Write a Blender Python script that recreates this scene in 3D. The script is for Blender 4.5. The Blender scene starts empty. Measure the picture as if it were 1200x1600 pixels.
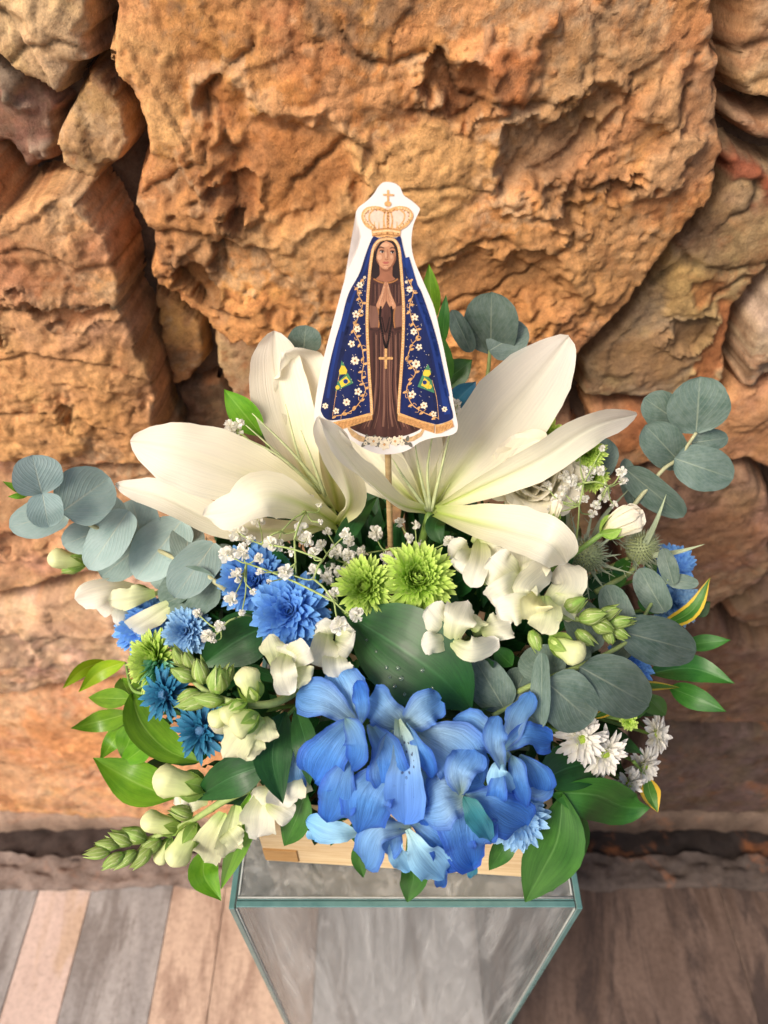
import bpy, bmesh, math, random
import numpy as np
from mathutils import Vector, Matrix, Quaternion
random.seed(7); rng = np.random.default_rng(7)
R = math.radians
scene = bpy.context.scene
col = scene.collection

# ---------------------------------------------------------------- camera, light, exposure
CAM = Vector((0, 0, 1.774)); F = 1140.0; TH = R(45.5)
cd = bpy.data.cameras.new('camera'); cam = bpy.data.objects.new('camera', cd); col.objects.link(cam)
cam.location = CAM; cam.rotation_euler = (R(90) - TH, 0, 0)
cd.sensor_fit = 'VERTICAL'; cd.sensor_height = 36; cd.lens = F / 1600 * 36
cd.clip_start = .01; cd.clip_end = 500
cd.dof.use_dof = True; cd.dof.focus_distance = .50; cd.dof.aperture_fstop = 7.5
scene.camera = cam
SUN_EL, SUN_AZ = R(43), R(-134)          # azimuth of the light source, measured from +Y towards +X
w = bpy.data.worlds.new('World'); scene.world = w; w.use_nodes = True
nt = w.node_tree; bg = nt.nodes['Background']
sky = nt.nodes.new('ShaderNodeTexSky'); sky.sky_type = 'NISHITA'; sky.sun_disc = False
sky.sun_elevation = SUN_EL; sky.sun_rotation = SUN_AZ; sky.dust_density = 4; sky.air_density = .8; sky.ozone_density = .4
nt.links.new(sky.outputs[0], bg.inputs[0]); bg.inputs[1].default_value = .115
sl = bpy.data.lights.new('sun', 'SUN'); sun = bpy.data.objects.new('sun', sl); col.objects.link(sun)
sl.energy = 2.5; sl.angle = R(24); sl.color = (1, .90, .76)
sd = Vector((math.sin(SUN_AZ) * math.cos(SUN_EL), math.cos(SUN_AZ) * math.cos(SUN_EL), math.sin(SUN_EL)))
sun.rotation_euler = sd.to_track_quat('Z', 'Y').to_euler()
vs = scene.view_settings; vs.view_transform = 'Standard'; vs.look = 'None'; vs.exposure = .50; vs.gamma = 1
scene.render.engine = 'CYCLES'
scene.cycles.max_bounces = 8; scene.cycles.transparent_max_bounces = 16

# ---------------------------------------------------------------- geometry of the view -> world points
fw = Vector((0, math.cos(TH), -math.sin(TH))); upv = Vector((0, math.sin(TH), math.cos(TH)))
def ray(u, v): return fw + Vector((1, 0, 0)) * ((u - 600) / F) + upv * ((800 - v) / F)
def PY(u, v, Y):
    d = ray(u, v); return CAM + d * (Y / d.y)
def PZ(u, v, z):
    d = ray(u, v); return CAM + d * ((z - CAM.z) / d.z)
ZP = 1.10                                 # top of the pedestal
DC = Vector((0.005, .36, 1.185)); DR = Vector((.24, .19, .19))
def DM(u, v, o=0.0):                      # point on the dome of the bouquet, o metres towards the viewer
    d = ray(u, v); q = Vector([(CAM[i] - DC[i]) / DR[i] for i in range(3)]); e = Vector([d[i] / DR[i] for i in range(3)])
    a = e.dot(e); b = q.dot(e); c = q.dot(q) - 1; disc = b * b - a * c
    t = (-b - math.sqrt(max(disc, 0))) / a
    return CAM + d * t - d.normalized() * o
def depth(p): return (p - CAM).dot(fw)
def px(p): return depth(p) / F            # metres per photo pixel at p

# ---------------------------------------------------------------- materials
def new_mat(name):
    m = bpy.data.materials.new(name); m.use_nodes = True
    t = m.node_tree; t.nodes.clear()
    return m, t, t.nodes, t.links
def N(t, typ, **kw):
    n = t.nodes.new(typ)
    for k, v in kw.items(): setattr(n, k, v)
    return n
def setin(n, **kw):
    for k, v in kw.items():
        n.inputs[k.replace('_', ' ')].default_value = v
def rgb(c): return (c[0], c[1], c[2], 1)
def ramp(t, fac, stops):
    r = N(t, 'ShaderNodeValToRGB'); e = r.color_ramp.elements
    e[0].position, e[0].color = stops[0][0], rgb(stops[0][1]); e[1].position, e[1].color = stops[-1][0], rgb(stops[-1][1])
    for p, c in stops[1:-1]:
        x = e.new(p); x.color = rgb(c)
    t.links.new(fac, r.inputs[0]); return r
def math_(t, op, a, b=None):
    n = N(t, 'ShaderNodeMath', operation=op)
    for i, x in enumerate((a, b)):
        if x is None: continue
        if isinstance(x, (int, float)): n.inputs[i].default_value = x
        else: t.links.new(x, n.inputs[i])
    return n.outputs[0]
def mixc(t, fac, a, b, blend='MIX'):
    n = N(t, 'ShaderNodeMix', data_type='RGBA', blend_type=blend)
    for i, x in ((0, fac), (6, a), (7, b)):
        if isinstance(x, (int, float)): n.inputs[i].default_value = x
        elif isinstance(x, tuple): n.inputs[i].default_value = rgb(x)
        else: t.links.new(x, n.inputs[i])
    return n.outputs[2]
def noise(t, vec, scale, detail=4, rough=.55, dist=0):
    n = N(t, 'ShaderNodeTexNoise'); setin(n, Scale=scale, Detail=detail, Roughness=rough, Distortion=dist)
    if vec is not None: t.links.new(vec, n.inputs['Vector'])
    return n.outputs[0]
def finish(t, colr, rough=.5, transl=0, bump=None, bstr=.2, bdist=.001, spec=.4, coat=0, sss=0, tcol=None):
    p = N(t, 'ShaderNodeBsdfPrincipled'); out = N(t, 'ShaderNodeOutputMaterial')
    if isinstance(colr, tuple): p.inputs['Base Color'].default_value = rgb(colr)
    else: t.links.new(colr, p.inputs['Base Color'])
    if isinstance(rough, (int, float)): p.inputs['Roughness'].default_value = rough
    else: t.links.new(rough, p.inputs['Roughness'])
    p.inputs['Specular IOR Level'].default_value = spec
    p.inputs['Coat Weight'].default_value = coat; p.inputs['Coat Roughness'].default_value = .15
    if sss:
        p.inputs['Subsurface Weight'].default_value = sss; p.inputs['Subsurface Scale'].default_value = .004
    sh = p.outputs[0]
    b = None
    if bump is not None:
        b = N(t, 'ShaderNodeBump'); setin(b, Strength=bstr, Distance=bdist); t.links.new(bump, b.inputs['Height'])
        t.links.new(b.outputs[0], p.inputs['Normal'])
    if transl:
        tr = N(t, 'ShaderNodeBsdfTranslucent')
        c2 = tcol or colr
        if isinstance(c2, tuple): tr.inputs[0].default_value = rgb(c2)
        else: t.links.new(c2, tr.inputs[0])
        mx = N(t, 'ShaderNodeMixShader'); mx.inputs[0].default_value = transl
        t.links.new(sh, mx.inputs[1]); t.links.new(tr.outputs[0], mx.inputs[2]); sh = mx.outputs[0]
    t.links.new(sh, out.inputs[0])
def uvs(t):
    u = N(t, 'ShaderNodeUVMap'); u.uv_map = 'UVMap'; s = N(t, 'ShaderNodeSeparateXYZ'); t.links.new(u.outputs[0], s.inputs[0])
    return s.outputs[0], s.outputs[1]
def objco(t): return N(t, 'ShaderNodeTexCoord').outputs['Object']
def rnd(t): return N(t, 'ShaderNodeObjectInfo').outputs['Random']
def comb(t, x, y, z=0.0):
    c = N(t, 'ShaderNodeCombineXYZ')
    for i, k in enumerate((x, y, z)):
        if isinstance(k, (int, float)): c.inputs[i].default_value = k
        else: t.links.new(k, c.inputs[i])
    return c.outputs[0]

def petal_mat(name, stops, vein=.12, rough=.5, transl=.3, edge=None, rib=None, spots=None, sss=0, var=.1, bstr=.35, veinw=26):
    m, t, n, l = new_mat(name); u, v = uvs(t)
    c = ramp(t, u, stops).outputs[0]
    vd = math_(t, 'ABSOLUTE', math_(t, 'SUBTRACT', v, .5))       # 0 midrib .. .5 edge
    if rib:                                                        # coloured streaks towards the base
        f = ramp(t, vd, [(0, (1, 1, 1)), (.05, (.8, .8, .8)), (.16, (0, 0, 0))]).outputs[0]
        f = math_(t, 'MULTIPLY', f, ramp(t, u, [(0, (1, 1, 1)), (.2, (.7, .7, .7)), (.5, (.05, .05, .05))]).outputs[0])
        c = mixc(t, f, c, rib)
    if edge:
        f = ramp(t, vd, [(.28, (0, 0, 0)), (.5, (1, 1, 1))]).outputs[0]
        c = mixc(t, math_(t, 'MULTIPLY', f, .8), c, edge)
    vn = noise(t, comb(t, math_(t, 'MULTIPLY', u, 2.5), math_(t, 'MULTIPLY', v, veinw), math_(t, 'MULTIPLY', rnd(t), 37)), 1.0, 3, .6)
    c = mixc(t, vein * 2.2, c, mixc(t, 1.0, c, ramp(t, vn, [(.32, (.35, .4, .5)), (.62, (1, 1, 1))]).outputs[0], 'MULTIPLY'))
    big = noise(t, comb(t, math_(t, 'MULTIPLY', u, 2.2), math_(t, 'MULTIPLY', v, 2.2), math_(t, 'MULTIPLY', rnd(t), 91)), 1.0, 4, .65)
    hs = N(t, 'ShaderNodeHueSaturation'); l.new(c, hs.inputs['Color'])
    l.new(math_(t, 'ADD', 1 - var * 1.5, math_(t, 'ADD', math_(t, 'MULTIPLY', rnd(t), var), math_(t, 'MULTIPLY', big, var * 2))), hs.inputs['Value'])
    c = hs.outputs[0]
    if spots:
        vo = N(t, 'ShaderNodeTexVoronoi'); l.new(comb(t, math_(t, 'MULTIPLY', u, 16), math_(t, 'MULTIPLY', v, 7)), vo.inputs['Vector']); vo.inputs['Scale'].default_value = 1
        f = math_(t, 'LESS_THAN', vo.outputs['Distance'], .26)
        f = math_(t, 'MULTIPLY', f, ramp(t, u, [(.12, (0, 0, 0)), (.2, (1, 1, 1)), (.55, (1, 1, 1)), (.7, (0, 0, 0))]).outputs[0])
        f = math_(t, 'MULTIPLY', f, math_(t, 'LESS_THAN', vd, .3))
        c = mixc(t, math_(t, 'MULTIPLY', f, .85), c, spots)
    h = math_(t, 'ADD', vn, math_(t, 'MULTIPLY', big, .8))
    finish(t, c, rough, transl, h, bstr, .0012, .35, sss=sss); return m

def leaf_mat(name, dark, light, ribc, rough=.35, transl=.2, ribw=.018, side=.25, edge=None, coat=0, bloom=0, par=True, bumps=.4):
    m, t, n, l = new_mat(name); u, v = uvs(t)
    vd = math_(t, 'ABSOLUTE', math_(t, 'SUBTRACT', v, .5))
    r3 = math_(t, 'MULTIPLY', rnd(t), 53)
    nz = noise(t, comb(t, math_(t, 'MULTIPLY', u, 3), math_(t, 'MULTIPLY', v, 3), r3), 1.0, 5, .65)
    c = mixc(t, ramp(t, nz, [(.3, (0, 0, 0)), (.7, (1, 1, 1))]).outputs[0], dark, light)
    if par: sv = noise(t, comb(t, math_(t, 'MULTIPLY', u, 1.4), math_(t, 'MULTIPLY', v, 42), r3), 1.0, 2, .5)
    else:
        wv = N(t, 'ShaderNodeTexWave'); setin(wv, Scale=1.0, Distortion=2.2, Detail=2.0, Detail_Scale=1.5)
        l.new(comb(t, math_(t, 'SUBTRACT', math_(t, 'MULTIPLY', u, 2.4), math_(t, 'MULTIPLY', vd, 3.6)), r3), wv.inputs['Vector'])
        sv = math_(t, 'POWER', wv.outputs['Fac'], 6)
    if par: c = mixc(t, side, c, mixc(t, 1.0, c, ramp(t, sv, [(.35, (.55, .6, .5)), (.65, (1.2, 1.2, 1.1))]).outputs[0], 'MULTIPLY'))
    else: c = mixc(t, math_(t, 'MULTIPLY', sv, side), c, ribc)
    f = ramp(t, vd, [(0, (1, 1, 1)), (ribw, (.7, .7, .7)), (ribw * 2.2, (0, 0, 0))]).outputs[0]
    f = math_(t, 'MULTIPLY', f, ramp(t, u, [(0, (1, 1, 1)), (.9, (.3, .3, .3))]).outputs[0])
    c = mixc(t, f, c, ribc)
    if edge:
        en = noise(t, comb(t, math_(t, 'MULTIPLY', u, 5), r3), 1.0, 2)
        fe = math_(t, 'GREATER_THAN', math_(t, 'ADD', vd, math_(t, 'MULTIPLY', en, .12)), edge[0])
        c = mixc(t, fe, c, edge[1])
    if bloom:
        bn = noise(t, comb(t, math_(t, 'MULTIPLY', u, 9), math_(t, 'MULTIPLY', v, 9), r3), 1.0, 6, .7)
        c = mixc(t, math_(t, 'MULTIPLY', ramp(t, bn, [(.35, (0, 0, 0)), (.7, (1, 1, 1))]).outputs[0], bloom), c, (.34, .42, .42))
    hs = N(t, 'ShaderNodeHueSaturation'); l.new(c, hs.inputs['Color'])
    l.new(math_(t, 'ADD', .85, math_(t, 'MULTIPLY', rnd(t), .3)), hs.inputs['Value'])
    l.new(math_(t, 'ADD', .49, math_(t, 'MULTIPLY', rnd(t), .02)), hs.inputs['Hue'])
    h = math_(t, 'SUBTRACT', math_(t, 'ADD', math_(t, 'MULTIPLY', sv, .5), nz), math_(t, 'MULTIPLY', f, .8))
    rr = math_(t, 'ADD', rough - .06, math_(t, 'MULTIPLY', nz, .14))
    finish(t, hs.outputs[0], rr, transl, h, bumps, .0008, .45, coat); return m

def plain_mat(name, c, rough=.5, transl=0, var=.2, scale=200, spec=.4, bstr=.25):
    m, t, n, l = new_mat(name)
    nz = noise(t, objco(t), scale, 4)
    c2 = mixc(t, 1.0, c, ramp(t, nz, [(.3, (1 - var,) * 3), (.7, (1 + var * .4,) * 3)]).outputs[0], 'MULTIPLY')
    finish(t, c2, rough, transl, nz, bstr, .0006, spec); return m

M = {}
M['lily'] = petal_mat('lily_petal', [(0, (.52, .64, .16)), (.14, (.80, .80, .45)), (.38, (.94, .90, .69)), (1, (.96, .92, .81))], .05, .42, .42, rib=(.58, .72, .16), sss=0, var=.04, bstr=.45, veinw=40)
M['filament'] = plain_mat('filament', (.72, .78, .42), .4, .2)
M['snap'] = petal_mat('snapdragon_petal', [(0, (.50, .66, .20)), (.3, (.74, .78, .42)), (1, (.84, .82, .58))], .10, .5, .34, var=.07)
M['snapw'] = petal_mat('snapdragon_white', [(0, (.62, .72, .30)), (.25, (.82, .84, .52)), (.55, (.90, .88, .70)), (1, (.93, .90, .80))], .09, .5, .42, var=.06)
M['snapy'] = petal_mat('snapdragon_yellow', [(0, (.80, .78, .28)), (.5, (.86, .84, .42)), (1, (.88, .85, .55))], .05, .55, .3, var=.06)
M['palate'] = plain_mat('palate', (.82, .80, .30), .55, .2)
M['budc'] = petal_mat('bud_cream', [(0, (.55, .70, .20)), (.5, (.76, .80, .40)), (1, (.84, .83, .50))], .07, .5, .25, var=.1)
M['calyx'] = leaf_mat('calyx_green', (.20, .36, .06), (.34, .50, .10), (.42, .56, .18), .5, .25, .03, .3)
M['calyxl'] = leaf_mat('calyx_light', (.24, .38, .07), (.42, .55, .15), (.55, .64, .28), .5, .25, .03, .3, edge=(.47, (.55, .62, .28)))
M['stem'] = plain_mat('green_stem', (.20, .34, .07), .5, .1)
M['stemp'] = plain_mat('pale_stem', (.36, .46, .16), .5, .1)
M['stemb'] = plain_mat('euca_stem', (.42, .42, .24), .55)
B1, B2, B3 = (.035, .13, .62), (.10, .27, .82), (.22, .42, .88)
M['alst'] = petal_mat('alstroemeria_blue', [(0, (.32, .54, .50)), (.22, (.24, .50, .86)), (.6, (.12, .37, .92)), (1, (.05, .23, .86))], .26, .5, .38, edge=(.05, .15, .70), var=.16, veinw=44, bstr=.9)
M['alstp'] = petal_mat('alstroemeria_pale', [(0, (.46, .64, .50)), (.3, (.42, .66, .88)), (.7, (.26, .54, .95)), (1, (.13, .38, .92))], .24, .5, .38, edge=(.09, .24, .78), var=.16, veinw=44, bstr=.9)
M['alsts'] = petal_mat('alstroemeria_spotted', [(0, (.50, .62, .40)), (.35, (.38, .58, .66)), (.6, (.20, .42, .85)), (1, (.09, .26, .80))], .2, .5, .3, spots=(.03, .03, .08), var=.08)
M['alstl'] = petal_mat('alstroemeria_light', [(0, (.50, .74, .70)), (.4, (.42, .74, .93)), (1, (.22, .55, .95))], .16, .5, .32, var=.1)
M['alstg'] = petal_mat('alstroemeria_teal', [(0, (.05, .22, .20)), (.5, (.04, .24, .30)), (1, (.03, .20, .34))], .25, .45, .2, var=.1)
M['mumb'] = petal_mat('blue_mum', [(0, (.012, .07, .45)), (.4, (.06, .27, .84)), (1, (.24, .53, .96))], .14, .55, .3, var=.2)
M['muml'] = petal_mat('light_blue_mum', [(0, (.05, .22, .62)), (.5, (.18, .46, .85)), (1, (.42, .68, .92))], .12, .55, .3, var=.2)
M['mumt'] = petal_mat('teal_mum', [(0, (.004, .03, .08)), (.45, (.012, .12, .26)), (1, (.05, .30, .48))], .25, .5, .25, var=.3)
M['mumg'] = petal_mat('green_mum', [(0, (.14, .32, .02)), (.45, (.38, .64, .05)), (1, (.68, .84, .22))], .10, .5, .3, var=.12)
M['mumgt'] = petal_mat('green_teal_mum', [(0, (.05, .32, .14)), (.5, (.12, .46, .24)), (1, (.30, .62, .40))], .10, .5, .3, var=.12)
M['mumw'] = petal_mat('white_mum', [(0, (.66, .70, .34)), (.3, (.84, .82, .70)), (1, (.88, .84, .78))], .06, .55, .3, var=.08)
M['disc'] = plain_mat('disc_green', (.30, .42, .04), .6, 0, .5, 900)
M['discb'] = plain_mat('disc_blue', (.03, .12, .25), .6, 0, .5, 900)
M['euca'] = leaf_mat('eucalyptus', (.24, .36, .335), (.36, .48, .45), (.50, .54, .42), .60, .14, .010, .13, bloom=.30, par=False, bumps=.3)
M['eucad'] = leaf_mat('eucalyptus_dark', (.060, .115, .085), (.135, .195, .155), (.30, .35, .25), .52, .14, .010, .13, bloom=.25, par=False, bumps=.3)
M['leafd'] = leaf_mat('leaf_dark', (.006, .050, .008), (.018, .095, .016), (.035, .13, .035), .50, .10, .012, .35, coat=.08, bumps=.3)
M['leafm'] = leaf_mat('leaf_mid', (.022, .110, .014), (.052, .185, .026), (.10, .25, .06), .42, .18, .012, .35, coat=.08, bumps=.3)
M['leafl'] = leaf_mat('leaf_light', (.10, .28, .015), (.21, .43, .03), (.30, .52, .09), .34, .32, .014, .3, coat=.05, bumps=.3)
M['leafy'] = leaf_mat('leaf_lime', (.24, .44, .01), (.38, .56, .02), (.46, .60, .08), .34, .36, .014, .2, bumps=.3)
M['leafv'] = leaf_mat('leaf_variegated', (.04, .16, .02), (.10, .26, .04), (.2, .36, .1), .34, .22, .014, .3, edge=(.37, (.72, .50, .05)), bumps=.3)
M['leafb'] = leaf_mat('leaf_bluedyed', (.02, .13, .26), (.04, .22, .38), (.1, .3, .45), .4, .2, bumps=.3)
M['gyp'] = petal_mat('gyp_petal', [(0, (.92, .91, .80)), (1, (.95, .93, .89))], .0, .6, .5, var=.03, bstr=.05)
M['rose'] = petal_mat('rose_petal', [(0, (.80, .76, .48)), (.5, (.86, .82, .64)), (1, (.88, .82, .70))], .04, .5, .35, var=.06)
M['rosec'] = plain_mat('rose_heart', (.74, .52, .24), .6, .2)
M['thistle'] = plain_mat('thistle', (.36, .42, .20), .6, .05, .4, 600)
M['thistleb'] = leaf_mat('thistle_bract', (.36, .43, .28), (.50, .56, .38), (.62, .66, .5), .5, .1)
M['foam'] = plain_mat('floral_foam', (.02, .05, .02), .9, 0, .5, 300)

def wood_mat(name, a, b, sx=1.0):
    m, t, n, l = new_mat(name); co = objco(t)
    mp = N(t, 'ShaderNodeMapping'); mp.inputs['Scale'].default_value = (6 * sx, 60, 60); l.new(co, mp.inputs[0])
    g = noise(t, mp.outputs[0], 3, 5, .6, 1.2); g2 = noise(t, co, 18, 3)
    c = mixc(t, ramp(t, g, [(.35, (0, 0, 0)), (.65, (1, 1, 1))]).outputs[0], a, b)
    c = mixc(t, .35, c, ramp(t, g2, [(.3, (.5, .3, .15)), (.7, (1, .9, .7))]).outputs[0], 'MULTIPLY')
    finish(t, c, .55, 0, g, .2, .0005, .3); return m
M['pine'] = wood_mat('pine', (.68, .50, .28), (.82, .66, .42))
M['pined'] = wood_mat('pine_knot', (.42, .24, .09), (.56, .34, .14))
M['bamboo'] = wood_mat('bamboo', (.44, .30, .14), (.62, .46, .25))

# ---------------------------------------------------------------- object helpers
def mesh_obj(name, verts, faces, mat, parent=None, uv=None, smooth=True, kind=None, mats=None, fm=None, colors=None):
    me = bpy.data.meshes.new(name); me.from_pydata([tuple(v) for v in verts], [], faces)
    if uv is not None:
        L = me.uv_layers.new(name='UVMap'); idx = np.empty(len(me.loops), dtype=np.int32); me.loops.foreach_get('vertex_index', idx)
        L.data.foreach_set('uv', np.asarray(uv, dtype=np.float32)[idx].ravel())
    if colors is not None:
        a = me.color_attributes.new('Col', 'FLOAT_COLOR', 'POINT'); a.data.foreach_set('color', np.asarray(colors, dtype=np.float32).ravel())
    for x in (mats or [mat]): me.materials.append(x)
    if fm is not None: me.polygons.foreach_set('material_index', np.asarray(fm, dtype=np.int32))
    if smooth: me.polygons.foreach_set('use_smooth', [True] * len(me.polygons))
    me.update()
    o = bpy.data.objects.new(name, me); col.objects.link(o)
    if parent: o.parent = parent
    if kind: o['kind'] = kind
    return o
def set_origin(o, p):                      # move the mesh so the object sits at p
    p = Vector(p); o.data.transform(Matrix.Translation(-p)); o.location = p
def thing(name, label, cat, group=None, loc=(0, 0, 0)):
    e = bpy.data.objects.new(name, None); col.objects.link(e); e.empty_display_size = .02; e.location = loc
    tag(e, label, cat, group); return e
def tag(o, label, cat=None, group=None):
    o['label'] = label
    if cat: o['category'] = cat
    if group: o['group'] = group
    return o
class MB:
    def __init__(s): s.v = []; s.f = []; s.uv = []; s.m = []
    def add(s, v, f, uv=None, m=0):
        b = len(s.v); s.v += [Vector(x) for x in v]; s.f += [tuple(i + b for i in q) for q in f]
        s.uv += uv if uv is not None else [(.5, .5)] * len(v); s.m += [m] * len(f)
    def build(s, name, mat, parent=None, kind=None, smooth=True, mats=None):
        return mesh_obj(name, s.v, s.f, mat, parent, s.uv, smooth, kind, mats, s.m if mats else None)

def catmull(pts, ts):
    n = len(pts); out = []
    for t in ts:
        x = t * (n - 1); i = min(int(x), n - 2); f = x - i
        p1, p2 = pts[i], pts[i + 1]
        p0 = pts[i - 1] if i > 0 else p1 * 2 - p2
        p3 = pts[i + 2] if i + 2 < n else p2 * 2 - p1
        out.append(.5 * ((2 * p1) + (p2 - p0) * f + (2 * p0 - 5 * p1 + 4 * p2 - p3) * f * f + (3 * p1 - p0 - 3 * p2 + p3) * f ** 3))
    return out
PROF = {
 'leaf': ([0, .06, .18, .33, .48, .65, .82, .92, 1], [.05, .3, .72, .95, 1, .84, .48, .2, 0]),
 'round': ([0, .02, .07, .18, .4, .6, .8, .92, .98, 1], [.1, .36, .62, .87, 1, .98, .79, .53, .27, 0]),
 'lily': ([0, .1, .25, .45, .62, .8, .92, .98, 1], [.16, .26, .55, .92, 1, .84, .52, .24, .03]),
 'strap': ([0, .1, .3, .5, .7, .85, .95, 1], [.25, .4, .75, 1, .95, .75, .42, .05]),
 'obov': ([0, .12, .35, .6, .76, .88, .95, .985, 1], [.14, .28, .66, .95, 1, .84, .56, .27, .0]),
 'fan': ([0, .1, .3, .5, .68, .8, .9, .96, .99, 1], [.35, .5, .78, .97, 1, .93, .74, .5, .26, .0]),
 'obtuse': ([0, .1, .3, .6, .8, .93, .99, 1], [.3, .5, .8, 1, .98, .78, .4, .15]),
 'needle': ([0, .1, .5, 1], [.6, 1, .7, .02]),
}
def sheet_geo(pts, hw, prof='leaf', nrm=None, roll=0, cup=0, ruffle=0, rfreq=5, crease=0, nu=13, nv=6, curl=0, seed=0, wob=.0, frill=0, cw=.22):
    pk = PROF[prof]
    ts = [.5 - .5 * math.cos(math.pi * i / (nu - 1)) for i in range(nu)]
    ts = [.5 * t + .5 * i / (nu - 1) for i, t in enumerate(ts)]
    cl = catmull(pts, ts); V = []; U = []; ph = seed * 1.7
    rolls = roll if isinstance(roll, (list, tuple)) else [roll, roll]
    for i, t in enumerate(ts):
        tg = (cl[min(i + 1, nu - 1)] - cl[max(i - 1, 0)]).normalized()
        nn = nrm if nrm is not None else (CAM - cl[i]).normalized()
        sd_ = tg.cross(nn)
        if sd_.length < 1e-5: sd_ = tg.orthogonal()
        sd_.normalize(); nn = sd_.cross(tg).normalized()
        ra = np.interp(t, np.linspace(0, 1, len(rolls)), rolls)
        q = Quaternion(tg, ra); sd_ = q @ sd_; nn = q @ nn
        wl = np.interp(t, pk[0], pk[1]) * hw
        for j in range(nv + 1):
            s = -1 + 2 * j / nv; a = abs(s)
            fr_ = frill * (math.sin(ph * 3 + t * 47 + s) + .7 * math.sin(ph + t * 83 + 2 * s)) * min(1, t * 2)
            we = wl * (1 + .35 * fr_ + wob * math.sin(ph + t * 9 + (2 if s > 0 else 0)))
            h = cup * hw * s * s * math.sin(math.pi * min(1, t * .9 + .1)) ** .5 - crease * hw * math.exp(-(s / cw) ** 2) * (1 - t * .6)
            h += ruffle * hw * a ** 2.2 * math.sin(ph + t * rfreq * 2 * math.pi + (1.3 if s > 0 else 0)) * min(1, t * 2.2)
            h += fr_ * hw * a ** 4
            h += wob * .35 * hw * math.sin(ph * 2 + t * 5 + s * 2)
            V.append(cl[i] + sd_ * (s * we) + nn * h); U.append((t, j / nv))
    Fc = [(i * (nv + 1) + j, i * (nv + 1) + j + 1, (i + 1) * (nv + 1) + j + 1, (i + 1) * (nv + 1) + j) for i in range(nu - 1) for j in range(nv)]
    return V, Fc, U
_s = [0]
def sheet(name, mat, parent, pts, hw, prof='leaf', **k):
    _s[0] += 1; k.setdefault('seed', _s[0])
    V, Fc, U = sheet_geo(pts, hw, prof, **k)
    o = mesh_obj(name, V, Fc, mat, parent, U)
    return o
def tube_geo(pts, r0, r1=None, seg=7, n=None):
    r1 = r0 if r1 is None else r1; n = n or max(4, 4 * len(pts))
    ts = [i / (n - 1) for i in range(n)]; cl = catmull(pts, ts); V = []; U = []
    ref = Vector((.3, .2, 1)).normalized()
    for i, p in enumerate(cl):
        tg = (cl[min(i + 1, n - 1)] - cl[max(i - 1, 0)]).normalized()
        a = tg.cross(ref)
        if a.length < .05: a = tg.cross(Vector((1, 0, 0)))
        a.normalize(); b = tg.cross(a); r = r0 + (r1 - r0) * ts[i]
        for j in range(seg):
            q = 2 * math.pi * j / seg; V.append(p + (a * math.cos(q) + b * math.sin(q)) * r); U.append((ts[i], j / seg))
    Fc = [(i * seg + j, i * seg + (j + 1) % seg, (i + 1) * seg + (j + 1) % seg, (i + 1) * seg + j) for i in range(n - 1) for j in range(seg)]
    Fc += [tuple(range(seg - 1, -1, -1)), tuple((n - 1) * seg + j for j in range(seg))]
    return V, Fc, U
def tube(name, mat, parent, pts, r0, r1=None, seg=7, n=None):
    V, Fc, U = tube_geo(pts, r0, r1, seg, n); return mesh_obj(name, V, Fc, mat, parent, U)
def frame(ax, up=None):
    ax = ax.normalized(); u = up or Vector((0, 0, 1))
    x = u.cross(ax)
    if x.length < .05: x = Vector((1, 0, 0)).cross(ax)
    x.normalize(); y = ax.cross(x); return x, y, ax
def blob_geo(c, ax, prof, seg=10, up=None, wobble=0, seed=0):    # lathe: prof = [(distance along axis, radius)]
    x, y, z = frame(ax, up); V = []; U = []; n = len(prof)
    for i, (h, r) in enumerate(prof):
        for j in range(seg):
            q = 2 * math.pi * j / seg; rr = r * (1 + wobble * math.sin(3 * q + seed + h * 200))
            V.append(c + z * h + x * (math.cos(q) * rr) + y * (math.sin(q) * rr)); U.append((i / (n - 1), j / seg))
    Fc = [(i * seg + j, i * seg + (j + 1) % seg, (i + 1) * seg + (j + 1) % seg, (i + 1) * seg + j) for i in range(n - 1) for j in range(seg)]
    Fc += [tuple(range(seg - 1, -1, -1)), tuple((n - 1) * seg + j for j in range(seg))]
    return V, Fc, U
HEART = Vector((.0, .36, 1.19))
def stem_down(parent, p, r=.0016, mat='stem', tgt=None):
    tg = tgt or (HEART + Vector(((p.x) * .25, (p.y - .36) * .25, 0)))
    mid = p.lerp(tg, .5) + Vector((0, 0, .015))
    return tube('stem', M[mat], parent, [p, mid, tg], r, r * 1.15, 6, 8)
def P3(l, Ymode): return [PY(*q) for q in l] if Ymode else [DM(*q) for q in l]

# ---------------------------------------------------------------- noise for the rock
def _hash(ix, iy, s):
    h = (ix * 374761393 + iy * 668265263 + s * 974634777) & 0xffffffff
    h = ((h ^ (h >> 13)) * 1274126177) & 0xffffffff
    return ((h ^ (h >> 16)) & 0xffff) / 65535.0
def vnoise(x, y, s=0):
    ix = np.floor(x).astype(np.int64); iy = np.floor(y).astype(np.int64); fx = x - ix; fy = y - iy
    fx = fx * fx * fx * (fx * (fx * 6 - 15) + 10); fy = fy * fy * fy * (fy * (fy * 6 - 15) + 10)
    a = _hash(ix, iy, s); b = _hash(ix + 1, iy, s); c = _hash(ix, iy + 1, s); d = _hash(ix + 1, iy + 1, s)
    return (a * (1 - fx) + b * fx) * (1 - fy) + (c * (1 - fx) + d * fx) * fy
def fbm(x, y, s=0, o=5, g=.5, rid=False):
    r = 0; a = 1; tot = 0
    for i in range(o):
        n = vnoise(x, y, s + i * 17)
        if rid: n = 1 - np.abs(2 * n - 1)
        r = r + a * n; tot += a; a *= g
        x, y = x * 1.83 + y * .74 + 3.1, y * 1.83 - x * .74 + 7.7
    return r / tot
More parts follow.
